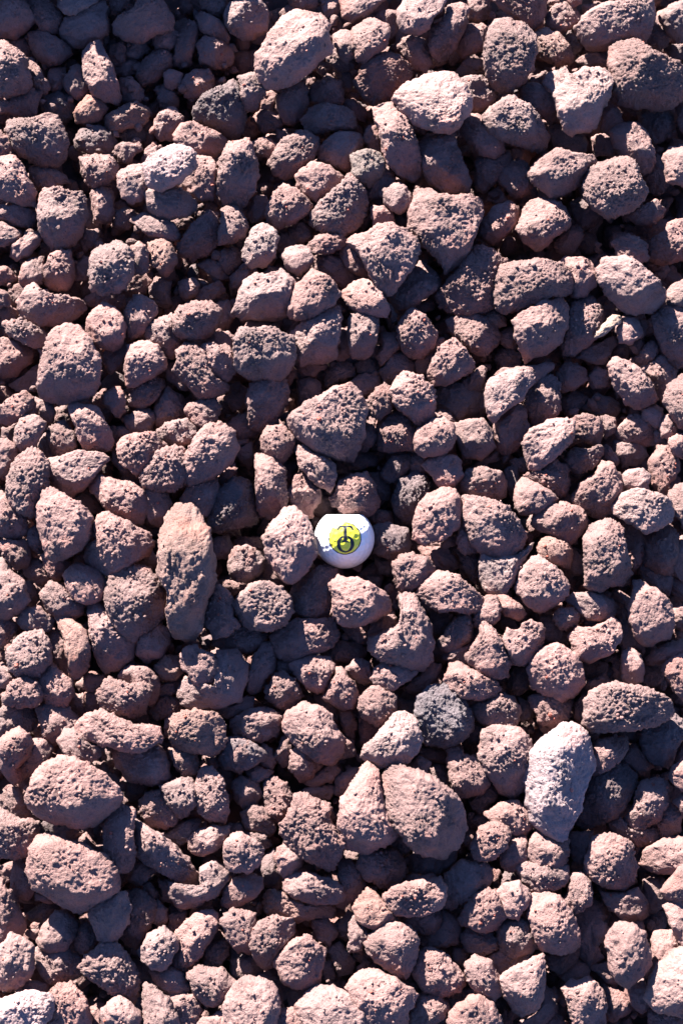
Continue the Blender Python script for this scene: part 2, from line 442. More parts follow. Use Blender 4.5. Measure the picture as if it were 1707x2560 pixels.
6 n 470,1340;600,1440|415,1310 480,1290 590,1310 640,1400 680,1470 685,1560 620,1600 530,1568 470,1480 440,1380
3 n 850,1400|755,1390 850,1340 930,1340 950,1400 920,1480 850,1490 780,1450
3 n 1030,1330|950,1310 1030,1200 1120,1250 1140,1330 1100,1400 960,1430
5 q 1200,1360|1130,1330 1170,1290 1300,1270 1345,1320 1320,1400 1240,1430 1180,1400
5 n 1030,1430;1150,1500|950,1480 1030,1420 1140,1400 1195,1450 1180,1530 1100,1568 1000,1530
1 n 820,560|770,600 820,510 900,500 940,560 880,610
1 n 970,600|920,600 960,520 1040,560 1050,680 1000,710 930,660
2 n 1160,590|1105,550 1180,530 1215,570 1200,630 1150,650 1110,620
2 n 1290,610|1210,650 1240,600 1340,550 1380,590 1330,640 1260,670
1 n 1340,500|1200,450 1290,410 1390,460 1400,530 1320,540
2 n 1410,390|1350,380 1410,340 1460,360 1470,440 1410,490 1350,440
2 n 1490,510|1430,520 1490,450 1550,450 1550,510 1480,595 1425,580
1 n 500,480|450,440 530,400 550,480 540,540 460,540
1 n 640,650|510,660 580,620 760,620 760,690 700,720 530,700
2 n 50,740|0,720 60,700 110,730 80,790 20,790
2 n 60,1000|-40,900 30,890 110,920 200,970 190,1040 100,1110 -40,1130
0 n 160,1150|60,1180 200,1080 260,1040 250,1180 160,1230
1 n 1400,760|1340,720 1400,680 1440,740 1400,830 1340,800
1 n 1450,1260|1380,1260 1440,1190 1500,1230 1510,1320 1430,1340
2 n 1460,1430|1390,1440 1480,1380 1560,1400 1560,1490 1470,1510
0 n 600,1240|570,1260 640,1210 650,1300 600,1330
1 n 370,1390|330,1330 400,1310 430,1400 350,1410
1 n 750,1500|690,1450 790,1470 740,1520 700,1530
T 534 480
8 q 900,280;1130,230|820,310 870,250 960,255 1010,215 1080,200 1180,225 1225,280 1255,360 1220,450 1150,540 1100,610 1060,645 1020,610 980,530 940,440 900,370|big heart-shaped smooth
5 n 870,400|785,370 850,290 900,380 940,450 960,520 890,515 820,460
6 q 520,360|415,390 440,345 540,330 590,370 600,430 570,480 530,510 460,480
3 n 640,420|600,380 700,390 820,430 870,540 820,600 740,560 600,480
4 n 1230,560|1080,640 1170,530 1270,420 1340,480 1390,540 1380,580 1250,680 1140,720 1100,700
7 n 430,520;300,640|190,545 260,505 330,520 410,475 460,500 500,560 480,640 460,740 420,775 280,785 180,780 122,735 160,650|large squared-off
8 n 620,520;600,660|460,620 540,550 600,480 690,520 740,560 778,620 740,680 650,740 540,785 470,770 455,690|neighbouring rounded pentagonal
7 q 920,590;1010,640|785,620 830,570 940,535 1000,580 1045,670 1080,720 1060,770 980,760 890,730 820,680
5 n 1230,640|1090,740 1040,660 1090,700 1120,780 1080,800
8 n 430,900;200,880|135,900 180,835 320,835 410,870 485,900 488,1020 460,1100 400,1140 300,1130 200,1120 130,1050|large blocky rectangular
6 n 520,830;740,820|480,860 560,780 760,700 768,840 750,950 750,1020 640,1045 540,1055 500,1000 485,930
6 n 900,820;920,900|840,760 900,735 1000,780 1000,900 960,980 920,1030 850,1010 830,900
6 n 1220,780;1230,860|1140,850 1180,750 1220,720 1290,760 1360,860 1340,950 1270,1010 1220,1025 1170,970
4 n 1080,920|1020,870 1130,870 1140,950 1060,1020 1020,1060 1000,1010 1040,950
6 n 1440,960;1500,1060|1310,1130 1350,1020 1400,950 1470,905 1530,960 1590,1050 1568,1100 1490,1140 1430,1185 1350,1175
4 n 1320,990|1230,1050 1290,930 1400,900 1380,990 1310,1110 1250,1100
5 n 330,1200;290,1320|235,1180 300,1145 440,1150 460,1220 410,1330 385,1420 290,1450 225,1440 215,1300
7 n 860,1240;600,1330|465,1390 520,1340 600,1280 700,1230 830,1190 880,1240 900,1290 940,1340 920,1500 860,1600 840,1640 760,1630 640,1590 560,1520 490,1460|very large dark flat-faced
6 n 1010,1260|935,1290 1000,1220 1040,1180 1070,1200 1085,1310 1020,1392 960,1350
7 n 1250,1160;1130,1230|1075,1215 1130,1140 1180,1112 1270,1140 1330,1200 1350,1290 1340,1380 1290,1440 1230,1400 1150,1330 1110,1290
4 n 1110,1400|1000,1410 1080,1345 1150,1350 1210,1420 1250,1500 1220,1580 1100,1600 1020,1568
7 q 1390,1430|1235,1530 1260,1450 1330,1400 1400,1385 1470,1430 1475,1510 1430,1590 1400,1620 1290,1620 1240,1590
3 n 380,1480|300,1500 340,1430 440,1430 490,1500 470,1600 350,1620 295,1568
3 n 180,1430|80,1430 150,1370 220,1360 240,1450 320,1430 180,1510 110,1480
2 n 580,1200|510,1160 600,1140 660,1180 650,1270 570,1300 520,1300
2 n 930,1170|820,1180 900,1120 1010,1120 1010,1190 960,1230 880,1250
3 n 1120,1060|1020,1100 1090,1000 1180,990 1215,1060 1210,1110 1130,1130 1060,1180
2 n 770,1110|680,1120 760,1050 860,1070 860,1130 690,1190
2 n 580,1080|500,1060 640,1040 690,1070 610,1130 540,1140
2 d 950,1060|870,1050 930,1020 1010,1040 1000,1100 940,1120 890,1100
3 n 1420,1370|1350,1350 1430,1345 1475,1370 1470,1430 1400,1390
3 d 1460,1250|1370,1240 1440,1180 1568,1190 1640,1230 1620,1340 1500,1390 1390,1330
3 n 790,930|760,860 830,820 840,980 790,1045 750,1030
2 n 210,510|130,530 170,460 240,440 260,500 170,590 110,570
2 n 100,420|40,400 100,340 160,370 160,440 90,490
3 n 380,500|300,510 350,460 410,470 530,540 500,560 440,480
2 n 440,310|390,320 430,250 500,290 500,350 400,370
4 n 290,830|170,850 210,800 380,800 410,850 320,860
4 n 490,820|450,860 500,790 560,790 520,870
2 n 990,1000|960,960 1010,930 1020,1010 970,1060
3 n 960,1430|940,1360 1000,1390 1000,1470 950,1568 880,1600 920,1480
1 n 130,1240|90,1230 150,1180 210,1220 200,1310 130,1310
1 n 40,720|0,690 90,670 120,760 60,850 20,830
1 n 1250,690|1200,720 1280,670 1350,670 1340,720 1260,740
1 d 830,1000|790,900 870,960 890,1040 820,1090
3 n 450,1120|390,1140 480,1060 500,1110 460,1170
T 1067 480
5 n 280,480;300,650|60,620 120,560 200,470 300,325 400,370 478,430 470,500 415,550 410,690 370,740 300,765 200,745 80,700
7 n 640,450;840,490;640,650|430,540 460,450 560,425 680,420 830,440 875,480 870,610 800,640 700,670 600,710 480,745 440,700|long flat brick-like
6 n 960,450|820,430 850,400 1010,410 1028,480 1028,570 960,630 880,640 865,560 870,480
8 n 1260,450;1430,590|1040,470 1080,400 1160,395 1230,405 1300,460 1390,540 1448,620 1440,690 1360,740 1270,755 1180,720 1120,650 1060,560|large domed gritty
7 n 790,740;640,910|530,790 620,720 840,640 870,700 865,830 820,920 740,990 600,1050 570,960 545,900|curved banana-ridged
5 n 920,710;1000,850|870,740 920,650 1000,615 1080,740 1040,860 980,950 900,1000 825,1010 830,930 870,830
7 s 1120,810|1020,895 1040,850 1110,780 1150,750 1195,765 1170,810 1080,870|thin pale upright sliver of
4 n 270,860|120,790 200,750 370,780 450,850 440,930 350,1005 270,970 200,910 150,850
4 o 430,760|365,755 430,720 485,780 480,820 430,825 370,790
4 o 870,670|845,650 890,640 900,670 860,695
6 q 1230,840|1170,830 1190,780 1270,775 1310,830 1300,880 1230,930 1180,920
4 n 1310,830|1290,780 1350,810 1340,870 1300,890
4 n 1280,950|1240,950 1300,910 1320,940 1290,990
5 n 1350,980|1280,1020 1340,950 1390,915 1410,940 1390,1000 1340,1060 1290,1060
6 n 1480,760;1490,900|1390,740 1480,680 1568,720 1640,780 1620,900 1568,1060 1520,1070 1440,980 1410,900
7 q 1600,620|1470,620 1510,570 1568,545 1660,530 1660,700 1590,710 1480,680
5 n 1560,850|1568,700 1640,720 1640,900 1600,900
7 q 450,1150;610,1100;400,1360|370,1250 390,1150 500,1090 620,1075 660,1140 620,1200 540,1290 450,1360 410,1405 385,1390|big wedge-shaped sunlit
5 n 680,1090|400,1130 480,1080 600,1080 770,1040 760,1090 680,1150 650,1180 620,1100
4 n 720,1200;760,1320|610,1250 680,1150 760,1120 810,1180 810,1320 760,1390 660,1420 600,1330
4 n 540,1340;480,1500|420,1400 500,1340 580,1290 610,1330 620,1450 560,1568 470,1620 430,1568
7 q 660,1480;860,1410|605,1530 650,1460 740,1410 840,1395 900,1410 895,1480 840,1568 770,1640 700,1700 620,1700 605,1620|large leaf-shaped upright
5 n 970,1430|900,1390 980,1370 1060,1390 1090,1460 1060,1540 1000,1540 910,1490
3 n 1100,1430|1060,1380 1150,1390 1150,1460 1090,1500
3 n 1280,1460|1160,1470 1240,1380 1340,1370 1410,1440 1420,1540 1320,1560 1180,1520
5 q 1380,1360|1330,1330 1400,1310 1440,1340 1430,1410 1390,1440 1330,1400
6 n 1240,1110;1330,1230|1110,1060 1180,1020 1290,1080 1350,1160 1400,1260 1380,1290 1280,1320 1210,1290 1150,1190
4 n 1400,1120|1300,1060 1440,1000 1520,1080 1520,1180 1440,1290 1400,1240 1340,1140
8 q 1568,1230|1460,1270 1480,1190 1568,1110 1660,1120 1660,1480 1600,1470 1540,1440 1490,1340
6 q 1480,1420|1435,1440 1470,1370 1510,1370 1520,1450 1480,1520 1440,1500
7 q 1560,1530|1490,1510 1568,1485 1660,1500 1660,1620 1540,1620 1490,1568
3 n 1020,1010|920,1010 1000,940 1140,880 1150,940 1080,1050 1000,1040
3 n 870,1120|790,1110 860,1040 960,1080 970,1150 900,1200 830,1230
2 n 1050,1150|980,1140 1040,1070 1100,1100 1100,1180 1020,1200
2 d 160,1260|50,1240 130,1180 260,1200 300,1330 230,1380 110,1370 60,1310
4 n 270,1160|220,1150 330,1070 365,1090 340,1180 280,1240 230,1210
5 n 270,1430;290,1500|160,1440 250,1400 340,1400 390,1470 415,1568 330,1640 220,1620 190,1530
2 n 310,1300|270,1260 340,1220 370,1290 330,1360
4 n 130,1390|100,1370 140,1350 170,1400 140,1430
2 n 470,900|430,860 520,830 550,920 530,960 470,940
1 n 490,1020|420,1020 470,960 570,1000 560,1070 450,1090
1 d 1050,1300|960,1330 1040,1240 1160,1280 1170,1360 1050,1370
0 d 900,1300|820,1290 900,1220 980,1260 960,1340 850,1360
4 n 1420,1500|1400,1470 1430,1470 1450,1540 1410,1540
1 d 1180,970|1150,920 1220,930 1220,1010 1150,1030
1 n 1430,450|1350,430 1440,420 1490,470 1440,540
3 n 1190,270|1130,300 1160,250 1240,260 1300,310 1180,330
T 0 1000
6 n 20,330|-40,240 40,240 100,280 105,370 50,440 -10,470 -40,460
7 n 190,380;150,620|50,490 80,400 120,340 190,300 250,340 285,400 280,480 300,560 240,600 220,700 160,695 90,640 60,560
6 n 340,400;560,350|270,400 310,360 400,340 480,318 620,325 665,370 600,430 540,510 470,560 440,600 380,580 320,520
7 n 780,310;900,240|715,330 730,240 780,215 880,215 940,210 1000,270 1005,300 930,370 880,440 840,462 760,400
7 n 950,420;1080,320|865,470 910,390 960,320 1060,290 1120,290 1150,360 1145,450 1110,510 1060,550 980,550 900,520
7 n 1290,230;1430,310;1220,450|1140,330 1200,230 1280,145 1350,145 1420,200 1460,290 1430,370 1300,460 1180,522 1140,500 1145,400
6 n 600,490;840,590|535,490 590,470 680,480 800,510 870,560 890,640 875,750 820,760 760,710 690,700 620,630 560,560
8 n 400,640;480,800|215,660 250,570 300,550 370,570 440,620 520,670 570,740 575,830 510,900 430,950 350,980 290,950 260,860 240,760|large lumpy
7 n 680,760;860,920|500,960 540,880 600,860 570,770 600,720 640,700 720,730 800,770 900,820 930,880 900,950 800,1000 670,1065 600,1050 520,1000
9 o 1110,800;1130,1100;1100,1380|995,820 1015,710 1070,650 1170,660 1240,720 1275,820 1300,960 1305,1100 1290,1180 1250,1280 1250,1400 1200,1480 1120,1495 1050,1460 1030,1300 1030,1160 985,1060|very long upright ridged
5 n 1230,600|1110,600 1160,530 1330,480 1325,580 1310,650 1280,710 1200,715 1130,670
4 d 1430,600;1380,740|1275,770 1340,560 1430,490 1520,500 1560,600 1568,760 1480,780 1350,815
5 n 940,560;960,680|850,500 920,540 1000,560 1040,620 1020,690 970,775 920,760 900,700 890,600
5 n 50,690;120,770|-40,550 20,560 100,640 160,710 170,820 120,840 30,830 -40,810
4 n 90,900|0,870 70,860 160,870 180,930 160,1010 120,1040 60,980 20,920
4 n 220,860|175,800 230,760 260,830 270,940 220,920 180,880
4 n 320,1030|255,960 300,930 360,970 440,1000 420,1060 370,1090 300,1060
6 n 470,1070;560,1130|395,1080 440,1010 500,1010 600,1060 655,1160 640,1200 540,1245 470,1220 420,1170
6 n 60,1110;80,1200|-40,960 20,980 60,1050 150,1120 175,1220 150,1270 60,1330 -20,1340 -40,1320
5 n 350,1190;440,1260|250,1190 320,1130 390,1150 430,1200 510,1240 520,1310 440,1340 300,1300
6 n 760,1100;930,1250;780,1420|650,1200 700,1060 800,1010 900,1040 980,1120 1020,1180 1025,1290 960,1370 880,1420 810,1490 730,1450 700,1360 660,1270|large shaded kite-shaped
5 n 180,1340;280,1350|115,1350 150,1280 230,1275 330,1350 310,1400 180,1420 120,1380
6 o 380,1350;480,1480|330,1340 380,1325 460,1370 520,1430 545,1500 545,1600 500,1700 420,1720 440,1600 400,1490 360,1410|curved rind-like
5 n 560,1320;640,1500|520,1270 600,1210 660,1280 720,1430 820,1490 820,1570 740,1640 640,1680 600,1600 570,1480
5 n 940,1450;980,1500|880,1430 960,1380 1020,1400 1030,1480 990,1568 900,1620 830,1568 840,1490
4 n 20,1420|-40,1340 60,1340 100,1400 50,1480 0,1520 -40,1520
6 n 200,1500;240,1450|50,1560 120,1450 250,1410 300,1480 300,1600 240,1680 150,1700 70,1640
7 q 1340,1260;1330,1340|1245,1280 1290,1170 1350,1145 1410,1190 1430,1250 1420,1320 1470,1380 1400,1430 1310,1455 1260,1380
5 n 1490,940;1470,980|1415,980 1460,910 1520,900 1568,920 1580,990 1568,1060 1470,1110 1420,1060
4 n 1420,1450;1500,1430|1300,1500 1340,1450 1480,1400 1568,1420 1640,1440 1600,1500 1500,1540 1400,1530
2 n 540,600|460,620 520,560 600,640 620,700 560,680
3 n 760,380|700,380 680,300 740,400 840,460 830,490 760,450
3 n 740,180|690,170 790,170 840,210 730,230 710,280 690,240
2 n 1500,300|1450,300 1540,260 1560,380 1520,420 1460,350
3 n 1400,440|1330,500 1440,380 1445,450 1360,520
2 n 250,1040|150,1030 200,980 260,1000 380,1100 250,1120 180,1090
2 d 1370,900|1310,860 1400,830 1430,920 1380,970 1320,970
3 n 900,990|840,1000 930,920 970,980 940,1030 870,1030
2 n 290,260|230,270 280,200 340,270 400,330 290,350
1 n 420,130|340,90 410,60 430,180 400,130 330,140
3 n 340,1460|300,1430 340,1400 400,1500 430,1568 400,1640 320,1568
1 n 150,1180|100,1140 200,1120 240,1230 180,1260
1 d 640,1130|600,1080 660,1060 660,1150
2 n 70,190|20,180 90,170 90,250 30,235
T 534 1000
7 q 540,310;700,460|505,300 550,285 620,330 740,395 742,460 735,520 710,568 670,530 620,490 540,410
6 n 380,200;400,320|295,230 330,160 420,150 490,230 485,320 410,410 340,370 300,300
6 n 300,430;340,600|245,330 300,320 380,390 440,440 445,600 430,690 360,730 290,700 265,560
5 n 560,480;590,580|460,560 500,490 550,450 640,520 640,620 590,705 540,710 470,620
6 n 840,480;880,620|710,600 780,500 850,470 930,450 970,520 1020,620 1010,660 940,700 800,690 740,650
8 q 440,690;560,840;400,980|315,850 370,760 420,660 470,655 530,700 590,780 612,880 600,960 540,1060 490,1110 420,1090 370,1020 325,950|large pointed egg-shaped
5 n 200,900;220,960|105,1000 140,930 200,900 270,930 300,980 280,1060 200,1105 120,1090
7 n 300,1140;400,1330|100,1265 170,1190 230,1130 320,1120 410,1150 470,1210 465,1290 430,1380 330,1415 220,1410 140,1340|rough potato-shaped
5 n 650,1060;600,1260|475,1180 560,1080 650,1020 760,1030 740,1130 710,1240 690,1320 600,1350 490,1310 480,1230
8 n 770,1120;1050,1250;750,1280|725,1140 770,1080 840,1090 930,1110 1040,1170 1090,1250 1070,1310 960,1360 890,1385 790,1375 730,1300|large wedge-shaped
7 q 1370,570;1290,780|1225,760 1260,640 1320,580 1400,540 1480,550 1510,640 1490,770 1400,850 1300,890 1220,850
6 n 1180,960;1180,1120|1110,1010 1150,960 1220,945 1300,970 1335,1040 1300,1110 1220,1150 1180,1190 1140,1150 1120,1080
4 n 1200,1180|1120,1180 1180,1150 1330,1090 1260,1150 1240,1190 1150,1240
6 n 1330,380;1440,420|1280,400 1340,360 1450,345 1510,380 1520,460 1460,535 1370,520 1340,460
3 d 1200,560|1100,600 1150,500 1240,440 1320,510 1300,600 1240,760 1160,740 1110,680
4 d 1090,830;1150,900|980,780 1080,760 1190,790 1200,900 1170,970 1090,975 980,940
3 d 1110,390|1030,440 1100,350 1200,330 1190,430 1120,500 1050,490
7 n 1410,1110;1520,1220|1245,1200 1300,1110 1380,1060 1480,1080 1568,1150 1640,1210 1630,1280 1540,1300 1400,1290 1300,1240
7 n 1180,1220;1170,1400;1020,1460;1280,1560|1130,1210 1180,1185 1240,1200 1280,1290 1330,1380 1345,1480 1330,1580 1280,1640 1200,1640 1060,1590 960,1530 970,1450 1130,1400 1150,1340|large notched peaked
4 n 1040,1370|950,1440 980,1370 1100,1300 1130,1400 980,1450
5 n 560,1420;700,1400|350,1440 500,1350 740,1330 760,1430 720,1510 600,1568 480,1620 400,1568
2 n 400,560|390,450 440,360 500,400 480,500 450,520
3 n 950,200|880,290 930,130 1010,200 990,260 930,310
2 n 680,620|600,690 640,580 700,600 740,690 680,710
1 n 1000,540|940,450 1080,470 1080,580 1020,640 990,560
3 n 1290,400|1200,330 1280,320 1300,500 1260,480 1210,420
2 n 1330,950|1230,890 1340,900 1490,1000 1470,1040 1340,1040 1300,970
3 n 1430,860|1380,880 1480,830 1470,890 1410,910
1 d 1050,1020|990,970 1110,980 1100,1060 1020,1060
0 d 980,1110|940,1080 1020,1090 1020,1160 960,1150
2 n 880,1420|780,1380 900,1400 960,1440 930,1500 840,1470
2 n 740,1520|640,1540 720,1470 860,1480 940,1540 900,1600 700,1600
2 n 360,1060|290,980 330,950 400,1080 450,1110 430,1140 330,1120
1 n 190,850|110,880 160,840 280,840 300,920 200,900
0 n 180,330|150,270 240,250 260,420 170,400
2 n 150,1140|40,1110 240,1100 130,1180 50,1160
1 n 1000,700|940,720 1000,680 1090,690 1090,760 980,780
1 d 860,370|780,380 900,310 1000,340 1000,400 860,430
0 n 1150,1270|1100,1260 1110,1200 1130,1300
3 n 1390,1390|1320,1300 1450,1320 1420,1410 1350,1420
T 1067 1000
5 n 340,440;400,560|200,490 250,430 340,415 450,440 485,500 480,590 420,610 300,590 210,560
6 q 690,560;600,530|540,580 585,470 620,490 740,555 800,610 750,650 680,685 580,690 550,650
5 n 790,430;840,500|600,460 700,440 770,370 870,410 860,500 840,580 790,620 730,550 620,490
7 n 420,650;520,740;420,900|210,650 230,595 330,600 440,630 500,670 530,730 590,850 585,920 500,960 440,960 340,920 270,870 250,780|large crumbly blue-flecked
5 n 220,840|190,860 200,770 240,740 260,830 330,920 220,940 190,900
6 p 450,1000;430,1130|320,1080 340,980 340,930 440,965 540,950 590,920 650,870 650,900 580,1010 540,1100 470,1190 370,1180
6 n 870,700;850,830|640,760 660,700 760,650 840,630 950,670 975,750 940,820 880,880 800,860 720,810
6 o 740,870;830,940|670,900 700,850 760,850 860,880 880,940 870,1030 810,1010 700,965
5 n 1080,400;1060,600|900,600 940,520 1030,470 1070,375 1130,400 1180,480 1200,560 1140,650 1080,720 960,680 910,640
5 n 960,330;1030,330|845,370 900,300 1060,280 1075,330 1000,410 950,440 880,420
2 n 1230,300|1140,250 1300,260 1340,330 1300,390 1200,410 1140,330
3 n 1120,330|1070,290 1110,275 1170,370 1140,400 1090,350
8 p 1290,600;1440,680|1135,655 1190,580 1300,545 1400,590 1480,610 1505,680 1480,740 1400,790 1330,815 1270,760 1160,700|smooth bright flattened
6 q 1290,450;1330,490|1180,490 1230,440 1320,420 1365,470 1350,540 1260,545 1200,540
5 n 1450,320;1500,440|1370,370 1420,280 1500,260 1530,330 1540,430 1480,500 1440,600 1380,520
7 q 1568,590|1490,570 1530,530 1568,520 1660,530 1660,760 1568,770 1510,690
5 n 1450,820;1400,980|1350,900 1390,840 1490,750 1535,830 1520,950 1480,1060 1400,1040 1330,1000
4 n 1300,880;1280,960|1210,820 1240,760 1310,820 1360,890 1320,980 1260,1040 1220,920
8 n 1150,780;1160,1020;1100,900|970,850 1010,770 1130,730 1190,770 1200,860 1230,970 1250,1060 1200,1130 1120,1130 1070,1170 970,1140 985,1000|large bulky trunk-shaped
7 n 690,990;790,1180|545,1160 580,1060 640,970 690,960 750,1020 820,1070 870,1140 850,1190 760,1250 700,1300 640,1270 580,1210
6 n 1020,1230;1080,1310|845,1230 900,1180 1000,1185 1130,1220 1160,1260 1140,1310 1060,1350 980,1340 920,1280
7 n 1340,1140;1420,1250;1350,1370|1240,1290 1270,1110 1340,1130 1420,1180 1480,1240 1500,1350 1470,1440 1330,1495 1270,1430
6 n 850,1310|780,1340 810,1290 880,1280 920,1340 890,1390 820,1400
7 q 1080,1430;1150,1360|870,1460 930,1390 1010,1410 1060,1380 1130,1320 1180,1380 1170,1470 1100,1550 1000,1600 910,1568
6 n 530,1270|430,1210 500,1200 560,1260 605,1310 560,1355 480,1310
6 q 420,1210;340,1300|290,1370 300,1300 340,1210 420,1205 440,1280 430,1350 330,1400
7 q 380,1380;400,1480|250,1568 330,1450 345,1360 400,1390 450,1480 490,1600 480,1680 400,1700 320,1650|ragged upright shark-fin
5 n 180,1350;170,1480|75,1480 130,1400 200,1330 270,1320 270,1450 220,1500 170,1545 110,1530
7 n 630,1370;600,1530|465,1480 500,1400 560,1410 620,1355 700,1390 710,1470 680,1540 590,1620 500,1600
4 n 1520,900|1500,1000 1540,850 1600,830 1640,1100 1568,1120 1510,1060
3 d 1400,1100|1290,1010 1450,1040 1500,1100 1480,1200 1400,1160 1330,1110
2 n 1530,1160|1480,1080 1568,1100 1640,1180 1568,1260 1500,1180
3 d 740,1420|700,1340 780,1340 850,1410 860,1500 760,1480 700,1470
2 n 900,1030|820,1010 880,900 960,980 950,1060 880,1080 790,1050
3 d 250,1000|180,920 320,930 330,1050 280,1100 220,1030
2 n 60,940|0,900 120,900 180,980 180,1030 40,1030 30,960
2 d 530,500|480,430 560,400 560,520 520,620 490,540
3 n 600,820|570,790 650,830 640,900 590,850
3 n 0,1020|-30,960 30,1010 20,1080 -20,1090
3 n 60,1340|20,1300 150,1330 90,1420 40,1430 20,1370
2 n 400,360|300,390 420,320 440,370 330,410
3 n 1200,1380|1180,1340 1240,1360 1280,1490 1200,1520 1170,1460
2 n 1200,1200|1120,1200 1160,1170 1240,1220 1230,1280 1160,1260
2 n 620,380|500,370 600,350 620,440 560,440
4 n 1540,1250|1490,1280 1568,1270 1640,1330 1568,1400 1510,1380
1 d 900,450|860,470 920,420 960,450 900,500
1 n 620,1060|640,700 700,830 640,840 600,760
T 0 1500
5 n 20,460|-40,420 30,405 80,440 115,490 60,530 -40,545
6 n 140,540;200,590|20,580 70,520 120,490 200,500 268,565 240,620 210,650 120,645 40,635
5 n 330,500;370,600|240,500 290,380 350,420 430,490 445,570 400,650 340,665 290,620 250,560
3 n 350,250|300,180 340,170 400,280 430,420 420,470 350,420 300,360
6 n 700,560;870,600|590,590 620,540 680,480 720,500 790,530 880,505 920,540 890,630 885,700 800,710 700,680 620,660
4 n 860,430;900,540|720,460 800,405 900,410 965,480 970,580 920,670 880,600 900,510 800,530
7 n 1230,350;1290,460|1105,340 1150,290 1200,290 1290,340 1350,420 1365,500 1320,560 1270,560 1200,520 1130,430
4 o 1030,420|945,420 1010,350 1100,350 1120,440 1080,480 990,475
5 n 1180,560;1370,560|1085,600 1120,500 1150,470 1200,540 1300,570 1360,500 1340,400 1320,320 1440,310 1505,400 1500,520 1470,610 1350,650 1250,670 1150,655
3 n 1420,650|1290,680 1490,600 1560,600 1540,680 1400,725
3 n 80,700|-40,700 60,650 190,670 215,750 180,800 60,800 0,850 -40,860
4 n 350,750;380,800|225,660 300,640 420,660 500,750 460,800 380,860 340,890 290,830 240,720
7 q 600,760;820,800|465,780 540,710 630,680 720,730 800,770 960,775 995,845 900,890 830,920 740,905 620,880 540,865 480,820|spindle-shaped pointed sunlit
6 q 470,860;530,940|355,870 400,800 460,790 490,840 550,880 610,900 600,960 520,992 440,970 390,930
7 o 1100,750;1200,760|1045,760 1060,720 1120,690 1200,680 1290,690 1385,770 1370,870 1340,920 1290,940 1130,930 1060,900 1045,850|rounded box-shaped
6 n 90,850;50,1000|5,880 50,820 110,785 180,830 200,880 180,960 110,1020 130,1100 90,1140 40,1080 15,980
4 n 220,970;120,1080|200,860 270,840 330,920 280,1010 180,1080 120,1140 100,1080 180,960
9 n 330,1060;470,1150;300,1200|190,1180 220,1090 270,1010 370,970 460,980 540,1020 640,1060 710,1140 740,1200 720,1270 640,1320 580,1380 450,1390 330,1360 240,1310 195,1250|very large smoothly domed
3 n 650,1030|520,1000 640,1000 720,1090 740,1180 680,1130 600,1050
5 n 860,960;920,1030|695,920 800,930 920,890 980,910 1010,970 1035,1080 1000,1120 920,1130 800,1100 720,1030
5 o 1110,1000;1150,1080|1040,920 1080,910 1200,950 1200,1060 1190,1110 1130,1080 1080,1000
4 d 1460,900;1480,960|1350,980 1390,850 1500,860 1568,900 1640,960 1540,1020 1440,1045 1370,1020
4 n 1500,770|1415,740 1500,700 1568,690 1640,710 1740,720 1700,820 1600,870 1520,850 1440,830
4 n 1000,1230|865,1240 900,1180 980,1175 1050,1220 1105,1300 1080,1370 1000,1400 900,1360 860,1300
6 n 1130,1150;1140,1260|990,1150 1080,1115 1170,1100 1195,1150 1190,1250 1140,1330 1080,1300 1030,1220
6 n 1280,1100;1310,1250|1200,1120 1230,1040 1300,1030 1350,1100 1380,1200 1395,1290 1375,1360 1290,1340 1220,1290 1195,1220
3 n 90,1190;150,1290|55,1170 90,1145 130,1200 150,1260 195,1310 170,1340 100,1330 60,1250
6 n 60,1370;80,1470|-40,1290 40,1310 120,1360 230,1370 210,1470 200,1540 100,1568 -40,1590
7 n 730,1330;740,1480|650,1340 680,1290 740,1270 815,1300 810,1400 820,1500 830,1600 790,1660 720,1670 660,1600 650,1480|upright tooth-shaped
5 n 880,1420;1130,1640|815,1340 900,1380 1000,1450 1080,1520 1180,1640 1260,1700 1230,1760 1150,1760 1080,1720 980,1660 900,1620 830,1568|long plank-shaped shaded
5 n 1240,1470;1330,1430|1150,1480 1180,1440 1290,1400 1400,1390 1380,1470 1280,1540 1200,1568 1160,1530
7 q 1450,1500;1520,1560|1375,1500 1420,1450 1480,1440 1550,1470 1600,1530 1590,1600 1530,1650 1440,1660 1385,1610
2 n 1060,560|940,560 1050,490 1100,480 1110,560 1000,600
2 n 1050,650|920,680 980,610 1080,610 1120,660 1040,700 960,725
2 n 550,510|470,520 540,460 640,460 650,530 570,560
2 r 560,600|530,570 620,570 640,680 530,690
2 n 480,620|430,570 510,580 520,680 490,710 440,660
1 d 800,1160|750,1110 900,1130 880,1200 830,1230 780,1210
2 n 1400,1000|1240,960 1330,950 1350,1020 1280,1010
3 n 1100,1450|1010,1460 1100,1380 1230,1340 1200,1430 1100,1500
1 n 400,1420|330,1390 450,1380 500,1430 440,1480 340,1450
1 n 530,1470|460,1480 530,1430 590,1530 500,1520
1 n 640,940|610,900 690,910 700,1010 640,1010
0 n 50,1240|0,1200 50,1160 60,1280 0,1290
3 n 1010,780|1010,740 1060,700 1050,820 1010,840
1 d 1280,300|1220,240 1310,230 1310,290 1250,300
T 534 1500
4 n 300,350;250,480|215,440 260,340 300,270 350,265 385,340 370,420 300,510 250,578 210,540
4 n 430,530|320,560 370,480 430,440 500,500 540,580 500,640 430,660 350,620
3 n 430,420|390,440 400,370 470,360 500,440 440,450
5 n 620,420;650,480|470,400 540,360 620,345 700,360 740,390 710,480 680,570 600,550 530,480
5 n 780,470;800,560|670,600 730,500 750,420 790,430 860,500 890,590 860,660 790,665 720,630
4 n 940,400|820,430 880,360 960,390 980,440 950,510 870,490
6 n 1040,430;1160,420|970,480 990,420 1050,370 1150,385 1260,420 1200,490 1070,560 1000,520
4 n 1280,480|1140,545 1220,490 1330,390 1395,400 1340,490 1280,550 1220,560
